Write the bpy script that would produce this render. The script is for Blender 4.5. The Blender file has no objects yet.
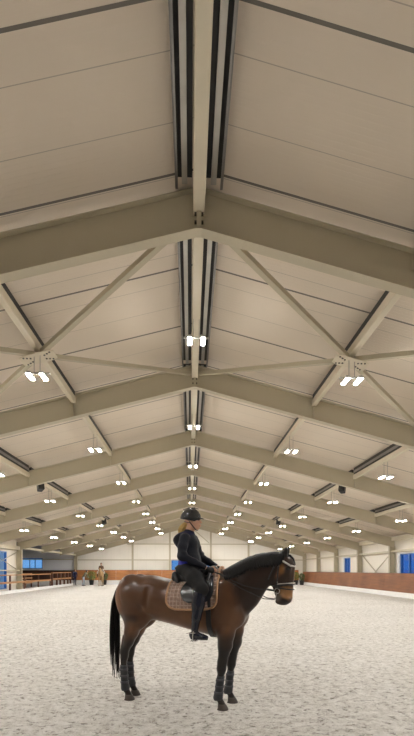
import bpy, math, random
import numpy as np
from mathutils import Vector, Matrix

S = bpy.context.scene
COL = S.collection
R = math.radians
random.seed(4)

# ------------------------------------------------------------------ camera, sky, exposure
EYE = 1.65
cd = bpy.data.cameras.new('camera')
cam = bpy.data.objects.new('camera', cd)
COL.objects.link(cam)
cam.location = (0, 0, EYE)
cam.rotation_euler = (R(90), 0, R(-2.03))
cd.sensor_fit = 'VERTICAL'
cd.sensor_height = 36
cd.lens = 480 / 736 * 36
cd.shift_y = 202 / 736
cd.clip_end = 300
S.camera = cam

S.view_settings.view_transform = 'Standard'
S.view_settings.look = 'None'
S.view_settings.gamma = 1
S.view_settings.use_curve_mapping = False
S.view_settings.exposure = 0.0
LAMP = 505.0            # brightness of the LED heads

W = bpy.data.worlds.new('dusk_sky')
S.world = W
W.use_nodes = True
nt = W.node_tree
bg = nt.nodes['Background']
tc = nt.nodes.new('ShaderNodeTexCoord')
sp = nt.nodes.new('ShaderNodeSeparateXYZ')
nt.links.new(tc.outputs['Generated'], sp.inputs[0])
mr = nt.nodes.new('ShaderNodeMapRange')
mr.inputs['From Min'].default_value = -0.40
mr.inputs['From Max'].default_value = 0.40
nt.links.new(sp.outputs['X'], mr.inputs['Value'])
cr = nt.nodes.new('ShaderNodeValToRGB')
cr.color_ramp.elements[0].color = (0.30, 0.60, 1.0, 1)
cr.color_ramp.elements[1].color = (0.03, 0.14, 0.50, 1)
cr.color_ramp.elements.new(.5).color = (0.10, 0.34, 0.75, 1)
nt.links.new(mr.outputs[0], cr.inputs[0])
nt.links.new(cr.outputs[0], bg.inputs['Color'])
bg.inputs['Strength'].default_value = 0.9

# ------------------------------------------------------------------ materials
def mat(name, col, rough=0.6, metal=0.0, noise=0.0, nscale=6.0, bump=0.0, bscale=40.0, spec=0.5, coat=0.0):
    m = bpy.data.materials.new(name)
    m.use_nodes = True
    t = m.node_tree
    b = t.nodes['Principled BSDF']
    b.inputs['Base Color'].default_value = (*col, 1)
    b.inputs['Roughness'].default_value = rough
    b.inputs['Metallic'].default_value = metal
    b.inputs['Specular IOR Level'].default_value = spec
    if coat: b.inputs['Coat Weight'].default_value = coat
    c = t.nodes.new('ShaderNodeTexCoord')
    if noise:
        n = t.nodes.new('ShaderNodeTexNoise')
        n.inputs['Scale'].default_value = nscale
        n.inputs['Detail'].default_value = 5
        t.links.new(c.outputs['Object'], n.inputs['Vector'])
        x = t.nodes.new('ShaderNodeMix'); x.data_type = 'RGBA'
        x.inputs[6].default_value = (*[v * (1 - noise) for v in col], 1)
        x.inputs[7].default_value = (*[min(1, v * (1 + noise)) for v in col], 1)
        t.links.new(n.outputs['Fac'], x.inputs[0])
        t.links.new(x.outputs[2], b.inputs['Base Color'])
    if bump:
        n2 = t.nodes.new('ShaderNodeTexNoise')
        n2.inputs['Scale'].default_value = bscale
        n2.inputs['Detail'].default_value = 4
        t.links.new(c.outputs['Object'], n2.inputs['Vector'])
        bp = t.nodes.new('ShaderNodeBump')
        bp.inputs['Strength'].default_value = bump
        bp.inputs['Distance'].default_value = 0.02
        t.links.new(n2.outputs['Fac'], bp.inputs['Height'])
        t.links.new(bp.outputs[0], b.inputs['Normal'])
    return m

def nd(t, kind, **kw):
    n = t.nodes.new(kind)
    for k, v in kw.items(): setattr(n, k, v)
    return n

def math_node(t, op, a, b=None, c=None):
    n = nd(t, 'ShaderNodeMath', operation=op)
    for i, v in enumerate((a, b, c)):
        if v is None: continue
        if isinstance(v, (int, float)): n.inputs[i].default_value = v
        else: t.links.new(v, n.inputs[i])
    return n.outputs[0]

def panel_mat(name, col, axis, period, offset, rib, line_w, line_dark, rough=0.45, thick=None):
    """coated sheet panels: dark joint every period along one axis, fine ribs between"""
    m = mat(name, col, rough)
    t = m.node_tree
    b = t.nodes['Principled BSDF']
    c = nd(t, 'ShaderNodeTexCoord')
    s = nd(t, 'ShaderNodeSeparateXYZ')
    t.links.new(c.outputs['Object'], s.inputs[0])
    v = s.outputs[axis]
    ph = math_node(t, 'FRACT', math_node(t, 'DIVIDE', math_node(t, 'SUBTRACT', v, offset), period))
    e = math_node(t, 'ABSOLUTE', math_node(t, 'SUBTRACT', ph, 0.5))
    line = math_node(t, 'LESS_THAN', e, line_w / period / 2)
    n = nd(t, 'ShaderNodeTexNoise'); n.inputs['Scale'].default_value = 0.8; n.inputs['Detail'].default_value = 4
    t.links.new(c.outputs['Object'], n.inputs['Vector'])
    x = nd(t, 'ShaderNodeMix', data_type='RGBA')
    x.inputs[6].default_value = (*[q * .94 for q in col], 1)
    x.inputs[7].default_value = (*[min(1, q * 1.05) for q in col], 1)
    t.links.new(n.outputs['Fac'], x.inputs[0])
    y = nd(t, 'ShaderNodeMix', data_type='RGBA')
    t.links.new(line, y.inputs[0])
    t.links.new(x.outputs[2], y.inputs[6])
    y.inputs[7].default_value = (*[q * line_dark for q in col], 1)
    out = y.outputs[2]
    if thick:
        ph = math_node(t, 'FRACT', math_node(t, 'DIVIDE', math_node(t, 'SUBTRACT', v, thick[1]), thick[0]))
        line = math_node(t, 'LESS_THAN', math_node(t, 'ABSOLUTE', math_node(t, 'SUBTRACT', ph, 0.5)), thick[2] / thick[0] / 2)
        z = nd(t, 'ShaderNodeMix', data_type='RGBA')
        t.links.new(line, z.inputs[0]); t.links.new(out, z.inputs[6])
        z.inputs[7].default_value = (*[q * thick[3] for q in col], 1)
        out = z.outputs[2]
    t.links.new(out, b.inputs['Base Color'])
    if rib:
        w = math_node(t, 'SINE', math_node(t, 'MULTIPLY', v, 2 * math.pi / rib))
        w = math_node(t, 'GREATER_THAN', w, 0.55)
        bp = nd(t, 'ShaderNodeBump')
        bp.inputs['Strength'].default_value = 0.8
        bp.inputs['Distance'].default_value = 0.008
        t.links.new(w, bp.inputs['Height'])
        t.links.new(bp.outputs[0], b.inputs['Normal'])
    return m

def emit(name, col, strength):
    m = bpy.data.materials.new(name); m.use_nodes = True
    t = m.node_tree
    t.nodes.remove(t.nodes['Principled BSDF'])
    e = t.nodes.new('ShaderNodeEmission')
    e.inputs[0].default_value = (*col, 1); e.inputs[1].default_value = strength
    t.links.new(e.outputs[0], t.nodes['Material Output'].inputs[0])
    return m

def wood_mat(name, c1, c2, axis, rough=0.5):
    m = mat(name, c1, rough)
    t = m.node_tree; b = t.nodes['Principled BSDF']
    c = nd(t, 'ShaderNodeTexCoord')
    mp = nd(t, 'ShaderNodeMapping')
    sc = [9, 9, 9]; sc[axis] = 0.5
    mp.inputs['Scale'].default_value = sc
    t.links.new(c.outputs['Object'], mp.inputs[0])
    n = nd(t, 'ShaderNodeTexNoise'); n.inputs['Scale'].default_value = 1.5; n.inputs['Detail'].default_value = 6
    n.inputs['Distortion'].default_value = 0.7
    t.links.new(mp.outputs[0], n.inputs['Vector'])
    n2 = nd(t, 'ShaderNodeTexNoise'); n2.inputs['Scale'].default_value = 0.7
    t.links.new(c.outputs['Object'], n2.inputs['Vector'])
    f = math_node(t, 'ADD', math_node(t, 'MULTIPLY', n.outputs['Fac'], .6), math_node(t, 'MULTIPLY', n2.outputs['Fac'], .5))
    r = nd(t, 'ShaderNodeValToRGB')
    r.color_ramp.elements[0].position = .32; r.color_ramp.elements[0].color = (*c1, 1)
    r.color_ramp.elements[1].position = .75; r.color_ramp.elements[1].color = (*c2, 1)
    t.links.new(f, r.inputs[0]); t.links.new(r.outputs[0], b.inputs['Base Color'])
    return m

M = {}
M['steel'] = mat('pebble_painted_steel', (.49, .435, .315), .45, noise=.05, nscale=2)
M['tube'] = mat('cream_painted_tube', (.66, .59, .455), .45, noise=.04, nscale=2)
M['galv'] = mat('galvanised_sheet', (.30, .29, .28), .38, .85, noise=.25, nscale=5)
M['galv_lit'] = mat('galvanised_fold_lit', (.52, .50, .46), .4, .5, noise=.15, nscale=4)  # lighter copy of the galvanised sheet, light put into its colour
M['galv_shaded'] = mat('galvanised_sheet_shaded', (.035, .033, .032), .6)  # galvanised sheet with the shade of its recess put into the colour
M['bolt'] = mat('bolt_steel', (.12, .11, .10), .4, .9)
M['ceil'] = panel_mat('roof_sandwich_panel', (.715, .62, .51), 1, .84, .19 + .42, 0.09, .012, .62, thick=(2.14, 4.72 + 1.07, .045, .2))
M['wall'] = panel_mat('wall_sandwich_panel', (.80, .76, .68), 0, 1.0, 0.5, 0, .012, .8)
M['wallside'] = panel_mat('side_wall_panel', (.80, .74, .64), 1, 1.0, 0.5, 0, .012, .8)
M['wing'] = mat('wing_grey_panel', (.80, .80, .82), .6)
M['wing_ceiling'] = mat('wing_dark_panel', (.16, .16, .18), .7)
M['plinth'] = mat('white_concrete', (.80, .79, .76), .7, noise=.08, nscale=2.5, bump=.2)
M['kick'] = wood_mat('brown_kickboard_ply', (.135, .042, .011), (.26, .092, .026), 1, .6)
M['kick_far'] = wood_mat('orange_kickboard_ply', (.20, .070, .020), (.50, .21, .065), 0, .42)
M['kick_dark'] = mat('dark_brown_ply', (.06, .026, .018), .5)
M['fence'] = wood_mat('varnished_fence_wood', (.30, .135, .042), (.50, .25, .10), 1, .4)
M['fence_post'] = mat('dark_fence_post', (.12, .05, .03), .5, noise=.2)
M['lamp'] = emit('led_diffuser', (1.0, .985, .95), LAMP)
M['lampbody'] = mat('lamp_housing', (.55, .54, .52), .4, .6)
M['wire'] = mat('wire_grey', (.30, .29, .28), .4, .7)
M['black'] = mat('black_plastic', (.012, .012, .013), .45)
M['grille'] = mat('speaker_grille', (.02, .02, .02), .6, bump=.6, bscale=300)
M['frame_blue'] = mat('blue_window_frame', (.05, .17, .45), .4)
M['frame_white'] = mat('white_window_frame', (.78, .77, .75), .4)
def glass():
    m = bpy.data.materials.new('window_glass'); m.use_nodes = True
    t = m.node_tree; t.nodes.remove(t.nodes['Principled BSDF'])
    a = nd(t, 'ShaderNodeBsdfTransparent'); a.inputs[0].default_value = (.85, .93, 1, 1)
    g = nd(t, 'ShaderNodeBsdfGlossy'); g.inputs['Roughness'].default_value = .02
    x = nd(t, 'ShaderNodeMixShader'); x.inputs[0].default_value = .08
    t.links.new(a.outputs[0], x.inputs[1]); t.links.new(g.outputs[0], x.inputs[2])
    t.links.new(x.outputs[0], t.nodes['Material Output'].inputs[0])
    return m
M['glass'] = glass()

def sand_mat():
    m = mat('arena_sand', (.6, .55, .48), .95, spec=.1)
    t = m.node_tree; b = t.nodes['Principled BSDF']
    c = nd(t, 'ShaderNodeTexCoord')
    def noise(s, d, r=.55):
        n = nd(t, 'ShaderNodeTexNoise'); n.inputs['Scale'].default_value = s; n.inputs['Detail'].default_value = d
        n.inputs['Roughness'].default_value = r
        t.links.new(c.outputs['Object'], n.inputs['Vector']); return n.outputs['Fac']
    big, mid, fine = noise(.5, 4), noise(8.5, 7, .74), noise(60, 4, .7)
    r = nd(t, 'ShaderNodeValToRGB')
    e = r.color_ramp.elements
    e[0].position = .39; e[0].color = (.25, .225, .19, 1)
    e[1].position = .555; e[1].color = (.69, .665, .625, 1)
    q = r.color_ramp.elements.new(.455); q.color = (.55, .52, .475, 1)
    f = math_node(t, 'ADD', math_node(t, 'MULTIPLY', mid, .62), math_node(t, 'ADD', math_node(t, 'MULTIPLY', big, .10), math_node(t, 'MULTIPLY', fine, .28)))
    t.links.new(f, r.inputs[0])
    # scattered dark flecks over the sand
    mp = nd(t, 'ShaderNodeMapping'); mp.inputs['Scale'].default_value = (1, 1.3, 1); t.links.new(c.outputs['Object'], mp.inputs[0])
    vn = nd(t, 'ShaderNodeTexNoise'); vn.inputs['Scale'].default_value = 10; vn.inputs['Detail'].default_value = 3; vn.inputs['Roughness'].default_value = .68
    t.links.new(mp.outputs[0], vn.inputs['Vector'])
    fl = nd(t, 'ShaderNodeMapRange'); fl.inputs['From Min'].default_value = .575; fl.inputs['From Max'].default_value = .655
    t.links.new(vn.outputs['Fac'], fl.inputs['Value'])
    x = nd(t, 'ShaderNodeMix', data_type='RGBA'); t.links.new(math_node(t, 'MULTIPLY', fl.outputs[0], .85), x.inputs[0])
    t.links.new(r.outputs[0], x.inputs[6]); x.inputs[7].default_value = (.20, .18, .155, 1)
    t.links.new(x.outputs[2], b.inputs['Base Color'])
    h = math_node(t, 'ADD', math_node(t, 'MULTIPLY', noise(11, 6, .68), 1.0), math_node(t, 'MULTIPLY', fine, .35))
    h = math_node(t, 'SUBTRACT', h, math_node(t, 'MULTIPLY', fl.outputs[0], .3))
    bp = nd(t, 'ShaderNodeBump'); bp.inputs['Strength'].default_value = .8; bp.inputs['Distance'].default_value = .06
    t.links.new(h, bp.inputs['Height']); t.links.new(bp.outputs[0], b.inputs['Normal'])
    return m
M['sand'] = sand_mat()

# ------------------------------------------------------------------ mesh helpers
class MB:
    def __init__(s): s.v = []; s.f = []; s.sm = []
    def add(s, vs, fs, smooth=False):
        n = len(s.v); s.v += [tuple(v) for v in vs]
        s.f += [tuple(i + n for i in f) for f in fs]; s.sm += [smooth] * len(fs); return s
    def box(s, x0, x1, y0, y1, z0, z1):
        vs = [(x, y, z) for x in (x0, x1) for y in (y0, y1) for z in (z0, z1)]
        return s.add(vs, [(0, 1, 3, 2), (4, 6, 7, 5), (0, 4, 5, 1), (2, 3, 7, 6), (0, 2, 6, 4), (1, 5, 7, 3)])
    def cbox(s, c, sz, rot=None):
        vs = []
        for x in (-.5, .5):
            for y in (-.5, .5):
                for z in (-.5, .5):
                    p = Vector((x * sz[0], y * sz[1], z * sz[2]))
                    if rot: p = rot @ p
                    vs.append(p + Vector(c))
        return s.add(vs, [(0, 1, 3, 2), (4, 6, 7, 5), (0, 4, 5, 1), (2, 3, 7, 6), (0, 2, 6, 4), (1, 5, 7, 3)])
    def bar(s, a, b, w, h, up=(0, 0, 1)):
        a, b = Vector(a), Vector(b); d = (b - a).normalized()
        x = d.cross(Vector(up)).normalized(); z = x.cross(d)
        vs = []
        for p in (a, b):
            for i, j in ((-1, -1), (1, -1), (1, 1), (-1, 1)): vs.append(p + x * (i * w / 2) + z * (j * h / 2))
        return s.add(vs, [(0, 3, 2, 1), (4, 5, 6, 7), (0, 1, 5, 4), (1, 2, 6, 5), (2, 3, 7, 6), (3, 0, 4, 7)])
    def tube(s, pts, r, n=8, flat=1.0, up=(0, 0, 1), caps=True):
        pts = [Vector(p) for p in pts]; k = len(pts)
        rs = [r] * k if isinstance(r, (int, float)) else list(r)
        vs = []; prev = None
        for i, p in enumerate(pts):
            d = (pts[min(i + 1, k - 1)] - pts[max(i - 1, 0)]).normalized()
            if prev is None:
                u = Vector(up)
                if abs(d.dot(u)) > .95: u = Vector((1, 0, 0))
                x = d.cross(u).normalized()
            else:
                x = (prev - d * prev.dot(d)).normalized()
            prev = x; z = x.cross(d)
            for j in range(n):
                a = 2 * math.pi * j / n
                vs.append(p + x * (math.cos(a) * rs[i]) + z * (math.sin(a) * rs[i] * flat))
        fs = [(i * n + j, i * n + (j + 1) % n, (i + 1) * n + (j + 1) % n, (i + 1) * n + j) for i in range(k - 1) for j in range(n)]
        s.add(vs, fs, True)
        if caps:
            m = len(s.v) - len(vs)
            s.f.append(tuple(m + j for j in reversed(range(n)))); s.sm.append(False)
            s.f.append(tuple(m + (k - 1) * n + j for j in range(n))); s.sm.append(False)
        return s
    def prism(s, poly, y0, y1, axis=1):
        """polygon in the two other axes, extruded along axis"""
        n = len(poly)
        def mk(p, t):
            return {1: (p[0], t, p[1]), 0: (t, p[0], p[1]), 2: (p[0], p[1], t)}[axis]
        vs = [mk(p, y0) for p in poly] + [mk(p, y1) for p in poly]
        fs = [tuple(range(n)), tuple(range(2 * n - 1, n - 1, -1))] + [(i, i + n, (i + 1) % n + n, (i + 1) % n) for i in range(n)]
        return s.add(vs, fs)
    def ball(s, c, r, nu=14, nv=9, rot=None):
        r = (r, r, r) if isinstance(r, (int, float)) else r
        vs = []; c = Vector(c)
        for i in range(nv + 1):
            a = math.pi * i / nv
            for j in range(nu):
                b = 2 * math.pi * j / nu
                p = Vector((r[0] * math.sin(a) * math.cos(b), r[1] * math.sin(a) * math.sin(b), r[2] * math.cos(a)))
                vs.append(c + (rot @ p if rot else p))
        fs = [(i * nu + j, (i + 1) * nu + j, (i + 1) * nu + (j + 1) % nu, i * nu + (j + 1) % nu) for i in range(nv) for j in range(nu)]
        return s.add(vs, fs, True)
    def lathe(s, c, prof, n=20):
        vs = []; k = len(prof)
        for r, z in prof:
            for j in range(n):
                a = 2 * math.pi * j / n
                vs.append((c[0] + r * math.cos(a), c[1] + r * math.sin(a), c[2] + z))
        return s.add(vs, [(i * n + j, i * n + (j + 1) % n, (i + 1) * n + (j + 1) % n, (i + 1) * n + j) for i in range(k - 1) for j in range(n)], True)
    def mesh(s, name, m):
        me = bpy.data.meshes.new(name)
        me.from_pydata(s.v, [], s.f)
        me.polygons.foreach_set('use_smooth', s.sm)
        if m: me.materials.append(m)
        me.validate(); me.update()
        import bmesh
        b = bmesh.new(); b.from_mesh(me); bmesh.ops.recalc_face_normals(b, faces=b.faces); b.to_mesh(me); b.free()
        return me
    def build(s, name, m, parent=None, bevel=0):
        o = bpy.data.objects.new(name, s.mesh(name, m)); COL.objects.link(o)
        if parent: o.parent = parent
        if bevel:
            b = o.modifiers.new('bevel', 'BEVEL'); b.width = bevel; b.segments = 2; b.limit_method = 'ANGLE'
        return o

def tag(o, label, cat, group=None, kind=None):
    o['label'] = label; o['category'] = cat
    if group: o['group'] = group
    if kind: o['kind'] = kind
    return o
def struct(o, label=None):
    o['kind'] = 'structure'
    if label: o['label'] = label
    return o
def empty(name, loc=(0, 0, 0), rz=0):
    o = bpy.data.objects.new(name, None); COL.objects.link(o)
    o.location = loc; o.rotation_euler.z = rz; o.empty_display_size = .2
    return o
def copy_tree(o, parent=None):
    c = o.copy(); COL.objects.link(c)
    c.parent = parent
    for ch in list(o.children): copy_tree(ch, c)
    return c
ORD = ['zeroth', 'first', 'second', 'third', 'fourth', 'fifth', 'sixth', 'seventh', 'eighth', 'ninth', 'tenth']

# ------------------------------------------------------------------ the hall
X0, SL = .13, .262                 # ridge line and roof slope
BAY, Y1 = 6.0, 1.02                # frame k stands at Y1 + BAY*k
ZB, DEP = 6.59, .60                # underside of the rafter at the ridge, rafter depth
ZC = ZB + DEP + .20                # ceiling at the ridge
HW, WALL = 12.9, 13.32             # ridge to column face, ridge to wall
FK = list(range(-2, 10))
YE, YF = Y1 + BAY * 9 + .2, Y1 + BAY * -2 - .2
def fy(k): return Y1 + BAY * k
def cz(x): return ZC - SL * abs(x - X0)
def rb(x): return ZB - SL * abs(x - X0)
XL, XR = X0 - WALL, X0 + WALL
XW = -24.0; YW = fy(6); ZW = 3.93    # side wing behind the last left-hand column

# floor with loosely raked sand: finer mesh near the rider
def value_noise(x, y, s, seed):
    rs = np.random.RandomState(seed); g = rs.rand(256, 256)
    u, v = x / s, y / s
    i, j = np.floor(u).astype(int), np.floor(v).astype(int)
    a, b = u - i, v - j; a = a * a * (3 - 2 * a); b = b * b * (3 - 2 * b)
    G = lambda p, q: g[p % 256, q % 256]
    return (G(i, j) * (1 - a) + G(i + 1, j) * a) * (1 - b) + (G(i, j + 1) * (1 - a) + G(i + 1, j + 1) * a) * b - .5
def sand_h(x, y):
    h = 0.010 * value_noise(x, y, .45, 1) + .026 * value_noise(x, y, .17, 2) + .014 * value_noise(x, y, .08, 3)
    return h
def make_floor():
    me = bpy.data.meshes.new('floor')
    xs = np.concatenate([[-60, -30, -18], np.arange(-12.5, -6, .25), np.arange(-6, 6.5, .045), np.arange(6.5, 12.7, .25), [18, 30, 60]])
    ys = np.concatenate([[-60, -30, -12, -4, 0, 2], np.arange(3.5, 11, .045), np.arange(11, 20, .12), np.arange(20, 56, .5), [60, 80, 140]])
    X, Y = np.meshgrid(xs, ys, indexing='ij')
    near = np.clip((np.minimum(Y - 2.5, 30 - Y)) / 3, 0, 1) * np.clip((12.4 - np.abs(X)) / 2, 0, 1)
    Z = sand_h(X, Y) * near
    # sand trodden level under the standing horse
    U = np.array([(.36, 5.63), (.50, 5.97), (-.80, 6.13), (-.72, 6.36)])
    for hx, hy in U:
        d = np.hypot(X - hx - .03, Y - hy); Z = Z * np.clip((d - .10) / .12, 0, 1)
    nx, ny = len(xs), len(ys)
    vs = np.stack([X, Y, Z], -1).reshape(-1, 3)
    I = np.arange(nx * ny).reshape(nx, ny)
    q = np.stack([I[:-1, :-1], I[1:, :-1], I[1:, 1:], I[:-1, 1:]], -1).reshape(-1, 4)
    me.from_pydata(vs.tolist(), [], q.tolist())
    me.polygons.foreach_set('use_smooth', [True] * len(q))
    me.materials.append(M['sand'])
    o = bpy.data.objects.new('floor', me); COL.objects.link(o)
    struct(o, 'pale churned riding sand covering the arena')
make_floor()

def sheet(name, x0, x1, y0, y1, m, t=.12):
    mb = MB(); z0, z1 = cz(x0), cz(x1)
    mb.prism([(x0, z0), (x1, z1), (x1, z1 + t), (x0, z0 + t)], y0, y1)
    return mb.build(name, m)
for nm, xa, xb, l in (('ceiling_left', XL - .3, X0, 'left'), ('ceiling_right', X0, XR + .3, 'right')):
    struct(sheet(nm, xa, xb, YF - .3, YE + .3, M['ceil']), 'cream ribbed panel roof slope on the ' + l)
wc = MB(); wc.box(XW - .2, XL + .05, YW, YE + .3, ZW, ZW + .1)
struct(wc.build('ceiling_wing', M['wing_ceiling']), 'dark flat ceiling over the far left side wing')

def wall_y(name, x, t, y0, y1, z0, z1, holes, m):      # wall along y, thickness from x to x+t
    mb = MB(); ys = sorted(holes, key=lambda h: h[0]); cur = y0
    for (a, b, c, d) in ys:
        mb.box(x, x + t, cur, a, z0, z1); mb.box(x, x + t, a, b, z0, c); mb.box(x, x + t, a, b, d, z1); cur = b
    mb.box(x, x + t, cur, y1, z0, z1)
    return struct(mb.build(name, m))
WR = [(27.6, 30.2, .9, 2.68), (39.8, 41.2, .9, 2.68), (16.0, 18.6, .9, 2.68)]
wall_y('wall_right', XR, .12, YF, YE, 0, cz(XR) + .05, WR, M['wallside'])
WL = [(31.8, 35.0, .3, 2.98), (20.0, 22.7, .3, 2.98)]
wall_y('wall_left', XL - .12, .12, YF, YW, 0, cz(XL) + .05, WL, M['wallside'])
gable = [(XL, 0), (XL, cz(XL) + .1), (X0, ZC + .1), (XR, cz(XR) + .1), (XR, 0)]
struct(MB().prism(gable, YF - .12, YF).build('wall_front', M['wall']))
# far gable wall, with a window strip in the centre bay
WE = (-2.12, 2.22, 1.62, 2.86)
mb = MB()
mb.prism([(XL, 0), (XL, cz(XL) + .1), (WE[0], cz(WE[0]) + .1), (WE[0], 0)], YE, YE + .12)
mb.prism([(WE[1], 0), (WE[1], cz(WE[1]) + .1), (XR, cz(XR) + .1), (XR, 0)], YE, YE + .12)
mb.box(WE[0], WE[1], YE, YE + .12, 0, WE[2])
mb.prism([(WE[0], WE[3]), (WE[0], cz(WE[0]) + .1), (X0, ZC + .1), (WE[1], cz(WE[1]) + .1), (WE[1], WE[3])], YE, YE + .12)
struct(mb.build('wall_back', M['wall']), 'white panelled gable wall at the far end')
# side wing walls
WG = (-19.1, -16.75, 1.80, 3.0)
mb = MB()
mb.box(XW, WG[0], YE, YE + .12, 0, ZW); mb.box(WG[1], XL, YE, YE + .12, 0, ZW)
mb.box(WG[0], WG[1], YE, YE + .12, 0, WG[2]); mb.box(WG[0], WG[1], YE, YE + .12, WG[3], ZW)
struct(mb.build('wall_wing_back', M['wing']), 'grey panelled wall of the side wing')
struct(MB().box(XW - .12, XW, YW, YE, 0, ZW).build('wall_wing_left', M['wing']))
struct(MB().box(XW, XL - .12, YW - .12, YW, 0, ZW).build('wall_wing_front', M['wing']))

# windows
def window(n, fm, axis, plane, a0, a1, z0, z1, mull, depth=.16, label=None):
    root = empty('window_%d' % n); struct(root, label)
    fr = MB(); w = .07
    def bx(p, q, c, d, dp=depth):
        if axis == 'y': fr.box(plane - dp / 2, plane + dp / 2, p, q, c, d)
        else: fr.box(p, q, plane - dp / 2, plane + dp / 2, c, d)
    bx(a0, a1, z0, z0 + w); bx(a0, a1, z1 - w, z1); bx(a0, a0 + w, z0, z1); bx(a1 - w, a1, z0, z1)
    for q in mull: bx(q - w / 2, q + w / 2, z0, z1, depth * .8)
    fr.build('window_frame', fm, root)
    g = MB()
    edges = [a0] + list(mull) + [a1]
    for p, q in zip(edges[:-1], edges[1:]):
        g = MB()
        if axis == 'y': g.box(plane - .008, plane + .008, p + .03, q - .03, z0 + .05, z1 - .05)
        else: g.box(p + .03, q - .03, plane - .008, plane + .008, z0 + .05, z1 - .05)
        g.build('pane', M['glass'], root)
    return root
n = 1
for (a, b, c, d) in WR:
    window(n, M['frame_blue'], 'y', XR + .06, a, b, c, d, [a + (b - a) * .55], label='blue framed window in the right side wall'); n += 1
    # pale jamb lining
    j = MB(); j.box(XR - .12, XR, b, b + .28, c, d + .1); j.box(XR - .10, XR, a - .08, b + .28, d, d + .1)
    struct(j.build('trim_%d' % n, M['frame_white']))
for (a, b, c, d) in WL:
    window(n, M['frame_blue'], 'y', XL - .06, a, b, c, d, [a + .9, a + 1.8], label='tall blue glazed door in the left side wall'); n += 1
window(n, M['frame_blue'], 'x', YE + .06, WE[0], WE[1], WE[2], WE[3], [-.67, .77], label='blue window strip in the far gable wall'); n += 1
window(n, M['frame_blue'], 'x', YE + .06, WG[0], WG[1], WG[2], WG[3], [-18.2, -17.6], label='blue window of the far left side wing'); n += 1

# portal frames
def frame_parts(k):
    y = fy(k); hw = .10
    root = empty('portal_frame', (X0, y, 0))
    def strip(mb, x0, x1, lo, hi, y0, y1):      # band parallel to the roof between offsets lo..hi above the rafter underside
        mb.prism([(x0 - X0, rb(x0) + lo), (x1 - X0, rb(x1) + lo), (x1 - X0, rb(x1) + hi), (x0 - X0, rb(x0) + hi)], y0, y1)
    for sgn, nm in ((-1, 'left'), (1, 'right')):
        xe = X0 + sgn * (HW + .38)
        r_ = MB()
        strip(r_, X0, xe, 0, .02, -hw, hw); strip(r_, X0, xe, DEP - .02, DEP, -hw, hw); strip(r_, X0, xe, .02, DEP - .02, -.012, .012)
        for q in (3.25, 6.45, 9.65):
            xs = X0 + sgn * q; r_.box(xs - X0 - .008, xs - X0 + .008, -hw * .9, hw * .9, rb(xs) + .01, rb(xs) + DEP - .01)
        r_.build('rafter', M['steel'], root)
        if sgn < 0 and k in (7, 8): continue
        c_ = MB(); xi = sgn * HW; xo = sgn * (HW + .38)
        top = rb(X0 + xi) + .0
        for a, b in ((xi, xi + sgn * .02), (xo - sgn * .02, xo)): c_.box(min(a, b), max(a, b), -hw, hw, 0, top)
        c_.box(min(xi, xo), max(xi, xo), -.012, .012, 0, top)
        c_.box(min(xi, xo), max(xi, xo), -hw, hw, top - .02, top)
        c_.build('column', M['steel'], root)
    p = MB()
    p.box(-.035, .035, -.10, .10, ZB - .01, ZB + DEP)
    p.build('ridge_plate', M['steel'], root)
    if 1 <= k <= 3:
        for zz in (.10, .22, .40, .50):
            for s in (-1, 1):
                b = MB(); b.cbox((s * .05, -.06, ZB + zz), (.03, .035, .035)); b.build('bolt', M['bolt'], root)
    return root
for k in FK:
    fr = frame_parts(k)
    if k < 0: l = 'beige steel portal frame behind the viewpoint, number %d' % (-k)
    elif k == 0: l = 'beige steel portal frame straight above the viewpoint'
    elif k == 1: l = 'large beige steel roof frame nearest the camera, across the top'
    elif k == 9: l = 'beige steel end frame standing against the white gable wall'
    else: l = 'beige steel roof frame, %s in depth from the camera' % ORD[k]
    tag(fr, l, 'roof frame', 'portal frames carrying the roof')

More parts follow.
